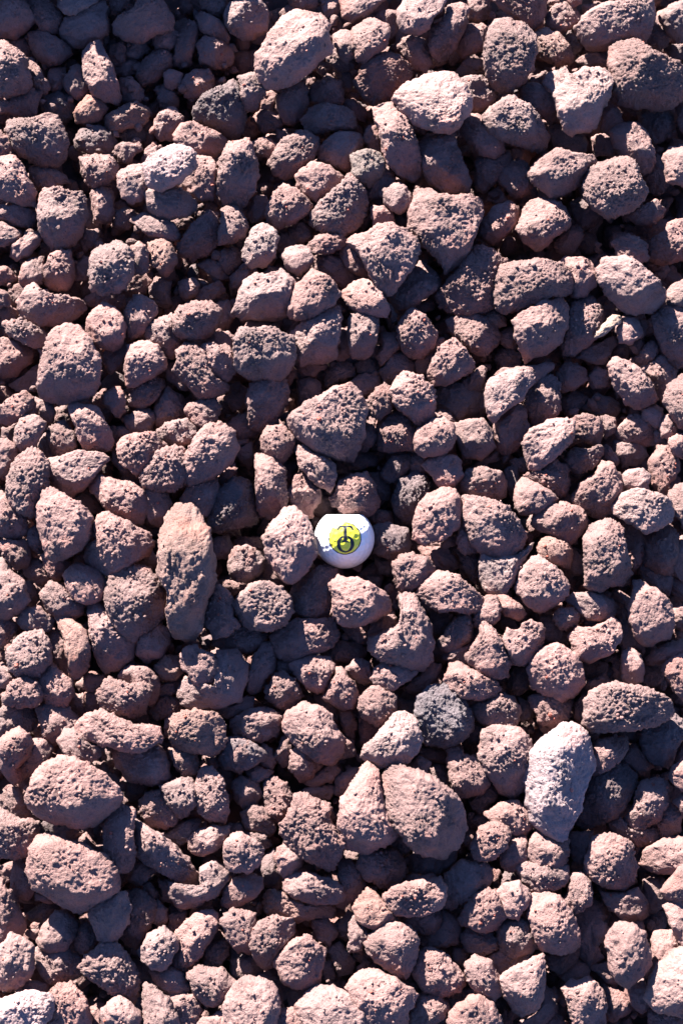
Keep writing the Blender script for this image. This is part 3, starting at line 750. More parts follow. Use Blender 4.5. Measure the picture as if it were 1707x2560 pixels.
6 n 1000,580;1040,680|895,600 960,540 1040,560 1105,600 1100,680 1050,760 1000,765 930,710 900,660
4 n 270,750;300,800|120,780 190,700 300,670 400,700 420,790 330,840 270,870 170,830
6 n 600,720;700,860|430,760 450,690 550,625 650,660 720,710 750,790 800,860 790,940 730,1000 660,980 560,920 440,820|large dark oblong
4 n 160,900|60,900 130,850 240,870 275,930 240,1000 160,1050 80,1000
3 n 330,950|275,930 310,885 350,920 380,990 360,1040 300,1010
3 n 440,910|380,960 430,820 470,860 475,1010 420,1020
4 n 570,990|480,920 540,890 640,960 650,1020 600,1090 530,1110 480,1030
3 n 700,1070|540,1120 640,1070 730,1000 770,1060 740,1100 600,1145
3 n 280,1060|215,1050 270,1020 360,1050 330,1100 230,1110
3 n 200,1150|120,1130 170,1090 250,1120 300,1190 250,1250 180,1280 140,1220
3 n 390,1190|315,1130 370,1085 440,1130 480,1230 440,1350 390,1375 330,1260
3 n 260,1340|170,1310 230,1260 310,1280 380,1380 340,1440 210,1400
8 p 1100,760;1180,860|920,960 930,900 1030,800 1110,710 1170,690 1230,740 1270,850 1230,940 1180,990 1020,1030 950,1000|bright triangular
6 D 1370,650;1400,720|1235,720 1250,600 1320,540 1420,520 1520,590 1580,680 1568,800 1500,880 1410,920 1300,880 1250,800|large charcoal black
8 n 960,1130;860,1340;1060,1340|780,1240 850,1130 940,1010 1010,1040 1010,1150 1060,1290 1130,1400 1040,1500 930,1560 830,1530 780,1440 775,1340|large tall tapering
9 n 1130,1050;1400,1240;1300,1420|1015,1130 1040,1070 1100,1020 1200,1050 1350,1110 1440,1170 1530,1290 1555,1400 1480,1500 1400,1560 1300,1550 1200,1480 1110,1380 1030,1260|huge flat pitted shield-shaped
7 n 540,1260;600,1400;740,1470|415,1370 480,1320 510,1210 560,1200 640,1250 700,1270 690,1340 770,1410 800,1490 740,1600 700,1640 620,1600 500,1568 430,1460|large crooked knobbly
3 n 800,1080;780,1180|750,1100 830,1040 920,1030 850,1130 800,1220 750,1180
3 r 820,750|770,680 840,670 870,760 860,850 800,830
2 n 930,800|880,690 940,710 1010,780 970,860 910,880
3 n 810,920|800,850 860,870 860,950 770,980
2 n 700,640|620,600 680,590 750,680 740,730 640,660
5 n 1270,1020|1190,1030 1260,970 1320,1000 1300,1070 1240,1060
2 n 1290,930|1240,900 1430,920 1440,1000 1330,980
2 n 1150,650|1100,600 1230,620 1230,720 1150,680
2 n 1370,1080|1320,1030 1400,1060 1440,1130 1340,1100
2 n 690,1190|530,1170 700,1130 760,1160 700,1220 600,1210
2 n 1150,1480|1080,1480 1140,1420 1210,1490 1180,1550 1110,1530
2 n 120,1390|70,1390 160,1380 200,1430 110,1430
3 n 300,1470|200,1430 310,1430 350,1510 290,1520
1 n 80,1080|20,1020 120,1060 120,1150 60,1180
2 n 720,1290|680,1260 720,1280 730,1350 690,1340
0 n 600,580|540,580 660,590 640,640 550,630
T 1067 1500
7 q 180,440;260,500|110,500 150,400 200,385 290,440 400,500 465,550 430,585 280,598 180,585|triangular sunlit
7 n 760,330;800,520|620,420 670,330 740,285 830,285 910,340 950,450 955,530 900,590 820,618 740,590 650,550|large round pitted
6 n 1240,350|1195,380 1200,310 1240,292 1300,340 1320,420 1310,490 1240,518 1200,480
4 n 1150,420|1130,380 1160,340 1195,400 1200,490 1140,480
5 q 1470,290;1560,270|1335,370 1400,310 1500,265 1640,230 1640,300 1500,350 1420,385 1350,395
6 q 1520,400;1540,540|1425,440 1500,370 1568,340 1660,330 1660,600 1568,600 1500,550 1480,480
8 n 1080,600;1380,620;1000,740|945,760 970,620 1010,560 1140,525 1260,540 1400,580 1490,630 1515,680 1460,740 1330,765 1200,790 1020,800|very large long loaf-shaped
4 n 930,670|905,650 960,590 970,680 945,750 910,720
5 n 430,630;500,700|245,680 300,640 440,580 520,600 565,660 560,740 510,795 440,770 330,750
5 n 760,680|620,600 700,580 850,600 880,640 860,720 770,770 690,740 640,660
6 n 460,860;540,900;420,960|320,960 340,800 440,780 570,800 620,870 655,930 600,1040 600,1160 530,1215 440,1180 380,1070|large rust-tinged
7 P 900,900;800,1090;830,1330|610,1050 640,950 720,860 820,780 900,775 970,840 1005,950 1018,1050 955,1160 940,1260 880,1360 850,1440 790,1465 700,1430 640,1360 605,1240 615,1140|large upright pale lilac
6 q 1130,870;1120,960|1005,920 1060,870 1150,830 1225,850 1220,910 1160,980 1080,1040 1010,1080 1000,980
4 d 1460,820|1320,870 1330,780 1420,750 1520,700 1568,740 1560,850 1500,1000 1480,1030 1390,1000 1330,940
5 n 230,960;270,1060|140,920 180,905 230,960 310,990 360,1050 380,1110 340,1170 250,1205 180,1200 150,1110
3 n 360,1190|270,1240 340,1150 410,1130 430,1200 340,1310 290,1280
4 d 1120,1130;1060,1260|880,1360 940,1180 1000,1080 1110,1040 1220,1010 1275,1080 1260,1180 1190,1280 1090,1350 960,1420
4 n 1420,1170;1330,1290|1210,1350 1280,1230 1310,1110 1400,1090 1500,1160 1480,1240 1420,1340 1290,1425
3 n 1470,1330|1415,1370 1490,1240 1568,1300 1540,1420 1480,1470 1430,1440
6 q 1560,1080|1480,1080 1520,1030 1568,990 1660,960 1660,1160 1568,1175 1510,1130
5 q 1568,1240|1510,1240 1560,1200 1660,1200 1660,1320 1568,1310
5 n 540,1330;600,1380|360,1310 450,1250 560,1240 610,1290 655,1400 600,1445 500,1430 400,1360
7 q 400,1430;440,1440|285,1500 330,1410 400,1375 460,1390 505,1440 470,1500 400,1568 350,1590 290,1560
6 q 740,1510;700,1500|615,1530 650,1450 690,1430 780,1470 845,1440 855,1530 850,1640 760,1640 620,1600
5 n 540,1510|440,1560 520,1470 600,1460 615,1568 600,1640 480,1650
6 n 1140,1500;1130,1640|980,1568 1020,1460 1120,1440 1250,1500 1280,1640 1250,1740 1200,1780 1080,1740 960,1690|large smooth lilac-grey
3 n 1260,1440|1110,1360 1180,1320 1240,1400 1420,1400 1420,1460 1290,1510 1150,1440
2 n 1230,930|1150,1000 1260,880 1320,950 1390,1030 1300,1080 1250,1010
2 n 550,490|500,530 540,430 630,440 610,540 550,585
4 n 1050,490|960,520 1080,450 1115,520 1010,560
2 n 760,230|710,180 780,170 860,220 860,280 740,300
3 r 750,780|670,750 770,770 860,740 900,770 740,830
3 n 290,800|260,800 290,760 350,780 330,880 270,850
2 n 330,1370|270,1350 370,1320 390,1390 330,1400
3 n 1480,1510|1330,1568 1400,1490 1568,1460 1640,1500 1600,1600 1400,1640
2 n 930,1480|860,1430 1000,1430 1020,1500 980,1600 870,1580
2 n 1020,430|930,420 1000,370 1110,400 1090,450 960,490
2 n 1380,460|1330,420 1420,420 1440,490 1400,520 1330,510
2 n 610,700|560,600 630,640 650,710 570,740
4 n 170,350|90,350 200,290 280,260 300,380 230,400 150,380
2 n 1540,950|1520,960 1568,880 1640,900 1600,980 1530,1000
2 n 60,1010|20,1020 100,1020 120,1100 60,1070
2 n 1210,810|1130,790 1280,790 1250,850 1220,860
T 0 1920
8 n 280,470;470,640;660,600|170,640 200,500 240,430 310,425 400,460 500,480 620,530 680,590 725,700 720,750 600,810 490,875 400,840 300,770 220,730|very large rough bulky
3 n 130,650|75,680 110,550 180,530 170,650 220,750 160,810 90,800
3 n 300,790|220,770 330,790 320,820 220,815
5 n 40,830;60,900|-40,680 10,690 50,760 80,810 120,880 160,950 150,1000 50,1070 -40,1100
5 n 370,960;330,1050|240,1060 260,980 330,880 400,890 470,950 460,1020 400,1125 310,1130 260,1100
4 n 300,1140;340,1290|215,1150 240,1060 300,1120 420,1110 490,1180 490,1270 400,1280 320,1315 280,1270 230,1210
7 n 90,1110;120,1200|-40,1130 30,1080 60,1025 130,1050 200,1110 215,1230 150,1310 60,1370 -40,1340
8 P 300,1420;200,1500|-60,1440 60,1410 200,1370 290,1390 330,1440 300,1520 220,1590 100,1640 -60,1640|very pale cream-pink
4 n 200,1330|90,1380 160,1310 290,1330 300,1400 200,1370
6 n 400,1350;430,1480|320,1400 350,1320 430,1320 500,1390 545,1500 550,1620 400,1680 250,1620 330,1480
7 n 650,860;640,960|560,880 600,820 700,770 770,775 795,850 780,950 740,1020 655,1075 600,1010 565,940
4 n 850,880|740,1030 790,940 800,860 780,770 870,765 940,830 935,920 880,1010 830,1100 770,1080
3 n 980,880|940,860 970,810 1020,870 1020,950 970,970 940,930
3 n 920,730|880,730 920,710 970,770 950,800
5 n 1220,720;1330,640|1030,690 1120,740 1230,740 1220,620 1300,575 1390,630 1400,680 1340,760 1200,860 1100,840 1040,770
3 n 880,660|780,680 840,560 970,600 950,640 860,730 800,700
5 n 1560,680;1430,760|1350,840 1380,740 1440,690 1500,660 1550,650 1600,680 1605,720 1560,790 1430,860 1380,855
5 n 1290,940;1160,1140|1080,1020 1200,900 1280,880 1330,900 1335,980 1250,1090 1180,1200 1100,1280 1040,1240 1050,1160 1110,1080|slender tilted
6 q 1060,1080;980,1140|850,1120 900,1040 1000,990 1085,1060 1085,1110 1040,1180 990,1230 930,1220 890,1180
3 n 1330,1140|1240,1190 1290,1080 1380,1060 1395,1150 1350,1210 1280,1225
6 n 680,1130;760,1270|485,1230 540,1160 620,1090 710,1070 750,1130 810,1210 845,1300 840,1390 820,1450 720,1390 640,1340 560,1290
4 n 530,1030|470,1060 500,980 560,950 600,1030 560,1100 500,1140
5 n 990,1300;1080,1370|920,1250 1040,1230 1120,1270 1160,1360 1100,1395 1020,1370 960,1310
6 n 1300,1280;1320,1400|1140,1270 1230,1225 1360,1240 1440,1310 1430,1380 1320,1455 1250,1430 1190,1340
7 q 900,1400;1020,1520|870,1400 890,1345 950,1370 1030,1430 1080,1520 1110,1600 1060,1680 960,1680 900,1600 880,1500
5 n 1130,1430|1020,1400 1130,1400 1210,1410 1230,1480 1210,1570 1120,1610 1080,1540 1050,1480
7 n 720,1450;800,1530|625,1480 680,1430 730,1405 800,1450 860,1520 850,1600 760,1660 660,1620 630,1560
3 n 590,1480|550,1480 640,1440 630,1560 640,1640 560,1600
6 q 1450,1480|1210,1600 1240,1540 1300,1535 1330,1510 1370,1500 1380,1560 1400,1640 1250,1660
6 n 1480,930;1450,1040|1365,940 1420,880 1500,885 1560,900 1568,990 1535,1060 1540,1140 1460,1120 1390,1050
3 n 1480,1200|1420,1180 1568,1170 1620,1240 1540,1300 1440,1270
2 d 1490,870|1350,880 1500,820 1600,900 1380,920
1 d 270,870|170,900 300,820 380,840 300,940 200,940
2 n 230,1010|160,1010 250,980 230,1060
2 n 610,470|480,450 520,410 590,490 640,470 640,540
2 n 1000,780|980,700 1040,700 1060,820 1000,800
2 n 1090,930|1030,900 1140,880 1120,1000 1040,980
T 534 1920
6 n 470,520;440,600|380,550 400,500 450,475 510,500 530,590 490,640 430,670 400,630
6 n 590,680;560,770|430,700 470,660 550,645 620,660 700,680 780,730 805,780 780,820 650,830 580,840 500,790 440,750
4 o 360,800;560,860|295,790 330,755 430,770 560,840 680,830 745,880 730,930 520,930 400,910 310,890|smooth half-hidden rectangular
6 n 470,960;300,1120|225,1100 250,990 280,940 360,920 480,925 495,970 480,1020 410,1090 360,1190 320,1235 260,1170
7 n 640,1110;560,1200|370,1190 430,1110 510,1045 570,1040 620,1080 690,1120 655,1210 640,1310 580,1350 490,1330 420,1300
5 n 1020,600|885,620 900,540 1000,500 1110,510 1165,580 1165,660 1100,710 1020,720 920,680
8 q 1340,740;1110,800;1250,860|1040,790 1100,740 1180,710 1270,690 1380,680 1405,750 1400,830 1330,870 1200,905 1120,890 1060,840
4 n 1250,680|1160,690 1230,650 1340,650 1390,690 1300,700
7 o 980,850;1010,900|860,870 900,800 950,755 1010,790 1060,860 1110,900 1115,950 1060,975 980,990 900,950|orange-tinged spongy
6 q 880,970;890,1060|825,1080 840,1000 855,925 890,930 920,980 945,1040 900,1100 830,1115
7 n 1120,1030;1220,1120|945,1080 980,1020 1030,965 1120,960 1200,990 1255,1060 1240,1150 1210,1220 1170,1290 1090,1250 1000,1180 945,1140
4 n 1270,930|1130,900 1220,910 1350,870 1380,930 1340,1015 1240,990 1140,960
3 n 1380,1010|1250,1040 1350,1000 1480,930 1500,1020 1420,1090 1290,1095
6 n 1300,1180;1430,1250|1215,1220 1270,1140 1320,1110 1420,1150 1480,1200 1530,1310 1500,1360 1390,1390 1290,1360 1240,1290
8 n 960,1280;1180,1380;930,1480|820,1360 870,1290 920,1260 1020,1260 1110,1300 1200,1350 1250,1390 1180,1490 1160,1600 1000,1640 900,1540 850,1440|large corner-shaped
8 q 760,1390;740,1530|510,1470 570,1390 640,1345 730,1350 820,1390 890,1450 940,1530 920,1680 760,1720 620,1680 560,1560
8 q 280,1340;360,1400;180,1540|60,1480 90,1400 140,1340 210,1305 320,1320 385,1370 400,1470 380,1560 250,1680 120,1660 60,1580|large bread-loaf-shaped
7 q 470,1510|355,1530 420,1500 480,1485 540,1530 600,1600 560,1680 380,1660
5 n 1350,1500|1190,1470 1250,1410 1370,1395 1425,1450 1400,1530 1330,1600 1200,1600
7 q 1540,1460;1540,1560|1445,1560 1480,1490 1568,1435 1640,1420 1700,1460 1750,1560 1740,1660 1480,1660
4 n 800,660|750,560 830,560 900,650 920,720 870,800 800,860 740,850 820,760 780,700
2 n 850,540|800,520 870,530 880,560 830,560
4 n 1460,640|1400,700 1470,600 1568,570 1560,640 1450,780 1500,830 1420,850 1390,780
3 d 1330,590|1180,560 1330,500 1480,530 1430,630 1300,650 1200,640
2 d 1150,460|1080,450 1130,400 1210,490 1170,530 1110,510
3 n 680,990|600,940 700,930 750,1010 710,1080 640,1040
2 d 800,950|740,960 820,880 860,920 830,1060 760,1020
2 n 800,1180|700,1100 780,1080 860,1180 840,1240 760,1260
2 d 190,1190|100,1120 220,1130 280,1200 180,1290 110,1240
2 d 350,640|270,600 370,500 420,650 400,740 300,710
3 d 330,1280|240,1290 340,1230 400,1300 340,1340
4 n 390,1400|380,1330 420,1370 430,1460 400,1520
2 n 490,1390|440,1380 560,1350 540,1430 480,1460
2 d 1460,1420|1400,1400 1520,1370 1540,1420 1460,1450
3 n 1220,1340|1160,1300 1240,1330 1260,1380 1200,1390
1 n 900,1150|850,1120 940,1120 950,1190 880,1180
1 n 700,1260|650,1200 730,1180 740,1300 690,1300
T 1067 1920
5 n 320,680;200,780|100,780 120,650 200,580 330,575 400,620 385,700 300,770 200,820 150,860 100,830
6 q 550,640;800,660|555,620 620,590 720,590 850,600 860,680 780,730 690,755 630,740 590,680
7 q 540,790;560,860|430,770 470,720 560,705 625,760 610,840 550,915 490,900 460,850
6 n 400,800;330,900|200,920 240,850 300,780 370,750 430,780 460,850 490,910 420,980 350,995 230,960
5 n 530,1000;520,1080|430,990 500,940 620,950 670,1050 640,1110 560,1150 490,1145 450,1100
4 n 330,1050|210,1040 260,980 380,1000 420,1080 340,1140 250,1120
4 n 500,1200|380,1160 450,1120 630,1130 600,1210 450,1275 400,1230
7 n 760,840;850,1060|620,830 660,780 740,755 820,800 880,890 920,980 935,1080 890,1120 800,1125 700,1100 660,1010 630,920|barrel-shaped upright
6 n 950,760;930,830|835,820 880,760 880,680 940,655 1000,700 1005,760 990,830 940,870 880,870
5 n 1200,800;1230,880|1080,800 1060,750 1180,780 1290,740 1330,820 1340,900 1290,960 1200,930 1130,870
8 n 1240,1040;1320,1180;1180,1260|1090,1080 1130,1000 1190,960 1260,970 1320,1020 1360,1100 1375,1200 1310,1270 1230,1330 1160,1290 1120,1200|large block-shaped tilted
4 n 1300,1000|1200,950 1320,950 1325,1040 1360,1120 1280,1060
4 n 1050,980;1040,1050|1010,960 1060,920 1110,1000 1060,1070 1020,1100
3 n 1000,1000|910,900 1000,780 1090,850 1100,920 1010,950 1020,1080 1080,1150 980,1220 930,1130
3 n 830,1180|730,1150 880,1110 930,1110 910,1180 820,1250 760,1210
6 n 370,1280;390,1370|230,1210 300,1150 380,1200 440,1290 455,1380 400,1435 350,1410 280,1330
7 n 600,1260;640,1400|450,1300 560,1220 710,1150 720,1240 700,1380 660,1480 580,1535 520,1500 480,1400
3 n 720,1430|680,1500 720,1330 790,1400 790,1500 650,1600 550,1568
5 n 50,1460|-40,1400 60,1395 110,1440 100,1510 40,1568 -40,1568
5 n 960,1380;960,1500|825,1360 880,1300 990,1290 1080,1370 1090,1480 1100,1640 980,1680 900,1600 870,1450
8 p 1560,1160;1540,1330|1345,1400 1380,1290 1420,1220 1480,1190 1520,1130 1568,1120 1680,1110 1680,1520 1530,1500 1400,1470|large pale smooth
5 n 1440,1110|1350,1330 1380,1120 1400,1020 1520,1010 1550,1120 1480,1200 1420,1240 1380,1340
7 n 1540,680;1550,780|1440,760 1490,700 1540,620 1640,590 1680,700 1660,840 1568,845 1480,800
7 n 1500,880;1568,1000|1450,860 1500,830 1568,850 1680,900 1680,1120 1600,1140 1540,1060 1490,960
5 n 1550,530;1470,560|1300,600 1360,490 1450,450 1568,440 1680,420 1680,600 1500,640 1380,640
3 d 930,520|860,400 980,400 1010,490 980,600 880,620
2 n 1390,790|1320,700 1450,680 1460,830 1390,900 1330,850
1 n 1390,960|1340,920 1440,910 1460,980 1380,1000
3 n 1300,1370|1210,1330 1330,1300 1370,1450 1310,1510 1240,1430
3 n 1450,1530|1360,1470 1500,1510 1568,1530 1568,1640 1400,1640
2 n 1140,1400|1080,1350 1200,1380 1240,1480 1140,1560 1090,1500
2 n 1090,1240|1000,1220 1130,1190 1200,1310 1110,1310
3 n 900,930|880,880 940,870 910,950
3 d 80,600|0,560 180,480 170,560 70,650 10,640
4 n 30,940|0,880 60,870 80,930 50,1010 0,1020
3 n 120,990|60,1000 100,880 200,960 190,1060 130,1090 50,1060
2 n 200,1140|160,1100 240,1120 230,1200 170,1190
2 n 420,650|380,620 440,640 430,720 390,720
2 d 520,680|450,700 480,640 560,650 590,690 470,720
7 n 280,1470;350,1550|130,1560 180,1460 260,1410 330,1400 400,1450 450,1540 460,1640 200,1660
3 n 150,1420|100,1400 200,1370 240,1400 160,1450
2 n 760,1540|700,1568 800,1510 850,1568 760,1640
2 n 880,1250|790,1270 920,1190 1000,1230 960,1290 860,1300
"""
# ------------------------------------------------------------------ stones: outline seen from above -> closed rock with real thickness
def parse():
    out, X0, Y0 = [], 0, 0
    for ln in TRACE.strip().splitlines():
        ln = ln.strip()
        if not ln:
            continue
        if ln.startswith('T '):
            _, a, b = ln.split(); X0, Y0 = int(a), int(b); continue
        f = ln.split('|')
        lev, tone, apex = f[0].split(' ')
        S = 640 / 1568.0
        poly = np.array([[float(c) for c in q.split(',')] for q in f[1].split()]) * S + (X0, Y0)
        ap = np.array([[float(c) for c in q.split(',')] for q in apex.split(';')]) * S + (X0, Y0)
        out.append(dict(lev=int(lev), tone=tone, poly=poly, apex=ap, name=f[2] if len(f) > 2 else None))
    return out

def area(p):
    x, y = p[:, 0], p[:, 1]
    return 0.5 * float(np.sum(x * np.roll(y, -1) - np.roll(x, -1) * y))

def inside(poly, px, py):
    c = False
    n = len(poly)
    j = n - 1
    for i in range(n):
        xi, yi = poly[i]; xj, yj = poly[j]
        if (yi > py) != (yj > py) and px < (xj - xi) * (py - yi) / (yj - yi) + xi:
            c = not c
        j = i
    return c

def chaikin(p, w=0.25):
    q = np.roll(p, -1, axis=0)
    r = np.empty((len(p) * 2, 2))
    r[0::2] = p * (1 - w) + q * w
    r[1::2] = p * w + q * (1 - w)
    return r

def resample(p, n):
    q = np.vstack([p, p[:1]])
    d = np.r_[0, np.cumsum(np.linalg.norm(np.diff(q, axis=0), axis=1))]
    s = np.linspace(0, d[-1], n, endpoint=False)
    return np.stack([np.interp(s, d, q[:, 0]), np.interp(s, d, q[:, 1])], 1), d[-1]

SUN2 = np.array([math.sin(SUN_AZ), math.cos(SUN_AZ)])     # towards the sun in plan

def rock(poly, ridge, H, D, seed, res=0.0011, tilt=0.0, rough=1.0, crusty=0.5, rnd=0.22, bottom=4):
    """poly and ridge in metres in the stone's own plane (x right, y up the slope, z towards the sky)."""
    rg = np.random.default_rng(seed)
    if area(poly) < 0:
        poly = poly[::-1]
    q = np.roll(poly, -1, axis=0)          # each traced edge gets a chipped middle
    ed = q - poly
    mid = (poly + q) / 2 + np.column_stack([ed[:, 1], -ed[:, 0]]) * rg.uniform(-0.09, 0.07, len(poly))[:, None] + ed * rg.uniform(-0.2, 0.2, len(poly))[:, None]
    p = np.empty((len(poly) * 2, 2)); p[0::2] = poly; p[1::2] = mid
    p = chaikin(p, rnd)
    rmin = math.sqrt(abs(area(poly)) / math.pi)
    R = int(np.clip(round(rmin / res), 6, 44))
    n = 6 * R
    O, _ = resample(p, n)
    cen = O.mean(axis=0)
    C = ridge.mean(axis=0)
    if not inside(poly, *C):
        C = cen
    C = C * 0.75 + cen * 0.25
    v = (ridge[-1] - ridge[0]) * 0.5
    rad = O - C
    rl = np.linalg.norm(rad, axis=1)
    kk = int(max(3, n * 0.09))
    ker = np.hanning(2 * kk + 1); ker /= ker.sum()
    rs = np.convolve(np.r_[rl[-kk:], rl, rl[:kk]], ker, 'valid')
    u = rad / rl[:, None]
    e = np.zeros(n)
    lv = np.linalg.norm(v)
    if lv > 1e-5:
        c = (u @ (v / lv))
        e = np.clip(lv / rl * np.abs(c) ** 3, 0, 0.85)
    P = rg.uniform(1.7, 3.0); Q = rg.uniform(1.5, 2.2); H = H * 1.4
    V = [np.array([[C[0], C[1], H]])]
    tris = []
    start = [0]; cnt = 1
    for r in range(1, R + 1):
        m = 6 * r
        f = np.arange(m) * (n / m)
        i0 = np.floor(f).astype(int); fr = f - i0; i1 = (i0 + 1) % n; i0 = i0 % n
        L_ = lambda a: a[i0] * (1 - fr if a.ndim == 1 else (1 - fr)[:, None]) + a[i1] * (fr if a.ndim == 1 else fr[:, None])
        t = (r / R) ** 0.94
        w = t ** 3
        ratio = np.clip(L_(rl) / L_(rs), 0.7, 1.4)
        ee = L_(e)
        te = np.clip((t * (w + (1 - w) * ratio) - ee) / (1 - ee), 0, 1)
        z = H * (1 - te ** P) ** (1 / Q)
        V.append(np.column_stack([C + L_(rad) * t, z]))
        start.append(cnt)
        # triangles between ring r-1 and r
        a0 = start[r - 1]; b0 = cnt
        if r == 1:
            j = np.arange(6)
            tris.append(np.column_stack([np.zeros(6, int), b0 + j, b0 + (j + 1) % 6]))
        else:
            sct = np.repeat(np.arange(6), r); k = np.tile(np.arange(r), 6)
            m0 = 6 * (r - 1)
            bo = b0 + (sct * r + k); bn = b0 + (sct * r + k + 1) % m
            ai = a0 + (sct * (r - 1) + k) % m0
            tris.append(np.column_stack([ai, bo, bn]))
            kk_ = k < r - 1
            ai2 = a0 + (sct * (r - 1) + k)[kk_] % m0; an2 = a0 + (sct * (r - 1) + k + 1)[kk_] % m0
            tris.append(np.column_stack([ai2, bn[kk_], an2]))
        cnt += m
    Cb = cen
    radb = O - Cb
    quads = []
    j = np.arange(n); jn = (j + 1) % n
    prev = start[R]
    for k in range(1, bottom):
        t = math.cos(k / bottom * math.pi / 2)
        V.append(np.column_stack([Cb + radb * (0.3 + 0.7 * t), np.full(n, -D * math.sin(k / bottom * math.pi / 2))]))
        quads.append(np.column_stack([prev + j, cnt + j, cnt + jn, prev + jn]))
        prev = cnt; cnt += n
    V.append(np.array([[Cb[0], Cb[1], -D]]))
    V = np.vstack(V)
    tris.append(np.column_stack([prev + j, np.full(n, len(V) - 1), prev + jn]))
    tris = np.vstack(tris); quads = np.vstack(quads)
    # broken faces: flat cuts across the dome
    ctr = np.array([cen[0], cen[1], 0.0])
    W = V - ctr
    K = rg.integers(6, 10)
    a0 = rg.uniform(0, 6.28)
    for k in range(K):
        az = a0 + k * 6.283 / K * rg.uniform(0.85, 1.15)
        ti = rg.uniform(math.radians(24), math.radians(58))
        nn = np.array([math.cos(az) * math.sin(ti), math.sin(az) * math.sin(ti), math.cos(ti)])
        d = W @ nn
        off = d.max() * rg.uniform(0.56, 0.82)
        ex = np.maximum(d - off, 0)
        # slide down onto the face; the outline itself gives way only a little
        W = W - np.outer(ex, nn * (0.15, 0.15, 1.0)) * 0.95
    for k in range(16):              # smaller chips off the edges
        az = rg.uniform(0, 6.283); ti = rg.uniform(math.radians(25), math.radians(80))
        nn = np.array([math.cos(az) * math.sin(ti), math.sin(az) * math.sin(ti), math.cos(ti)])
        d = W @ nn
        off = d.max() * rg.uniform(0.84, 0.97)
        W = W - np.outer(np.maximum(d - off, 0), nn * (0.25, 0.25, 1.0)) * 0.95
    # a face across the crown
    nn = np.array([rg.normal(0, .2), rg.normal(0, .2), 1.0]); nn /= np.linalg.norm(nn)
    d = W @ nn; off = d.max() * rg.uniform(0.66, 0.85)
    W = W - np.outer(np.maximum(d - off, 0) * 0.85, nn)
    V = W + ctr
    if tilt:
        V[:, 2] -= tilt * ((V[:, :2] - cen) @ SUN2) + 0.06 * (V[:, 1] - cen[1])
    # weathering relief
    hsize = rg.uniform(0.0028, 0.0062); hdens = rg.uniform(0.72, 1.15)
    for ps in range(2):
        N = vnormals(V, tris, quads)
        if ps == 0:
            q = V / (rmin * 1.1) + seed * 3.17
            V = V + N * (fbm(q, 3, seed)[:, None] * rmin * 0.07 * rough)
            q = V / 0.0058 + seed * 1.3
            V = V + N * (fbm(q, 3, seed + 3)[:, None] * 0.0012 * rough)
        else:
            mask = sstep(-0.25, 0.35, fbm(V / 0.016 + seed * 0.7, 2, seed + 7) + (crusty - 0.5) * 1.2)
            f1, pid = worley(V / 0.0020 + seed, seed + 11)
            lump = np.sqrt(np.clip(1 - f1 ** 2 * 2.2, 0, 1)) * (0.3 + 0.9 * pid)
            pit, pid2 = worley(V / hsize + seed * 2.0, seed + 23)
            hole = sstep(0.42, 0.15, pit) * (pid2 > hdens)
            V = V + N * (mask * lump * 0.0013 - hole * 0.0007 * (1.1 - 0.5 * mask) + fbm(V / 0.0017 + 9.1, 2, seed + 31) * 0.00075)[:, None]
            crust = mask
    return V, tris, quads, crust

FR = np.stack([AX_X, AX_Y, AX_Z])      # rows: the stone plane's axes (the bed as the photographer faces it)
STEP = 0.0053
stones = parse()
for i, s in enumerate(stones):
    s['seed'] = 100 + i
    s['area'] = abs(area(s['poly']))
    # what of it shows: sampled against higher stones
for s in stones:
    s['c'] = s['poly'].mean(axis=0)
order = sorted(stones, key=lambda s: -s['lev'])
rngv = np.random.default_rng(5)
cell = 9
gx = np.arange(4, IMG_W, cell); gy = np.arange(4, IMG_H, cell)
owner = -np.ones((len(gy), len(gx)), int)
idx = {id(s): k for k, s in enumerate(stones)}
for s in order:
    x0, y0 = s['poly'].min(axis=0); x1, y1 = s['poly'].max(axis=0)
    for iy in range(max(0, int((y0 - 4) // cell)), min(len(gy), int((y1 - 4) // cell) + 2)):
        for ix in range(max(0, int((x0 - 4) // cell)), min(len(gx), int((x1 - 4) // cell) + 2)):
            if owner[iy, ix] < 0 and inside(s['poly'], gx[ix], gy[iy]):
                owner[iy, ix] = idx[id(s)]
for k, s in enumerate(stones):
    s['vis'] = int((owner == k).sum()) * cell * cell
ranked = sorted(stones, key=lambda s: -s['vis'])
SINGLE = ranked[:300]
single_ids = {id(s) for s in SINGLE}
COVER = (owner >= 0).mean()
print('traced stones', len(stones), 'cover', COVER)

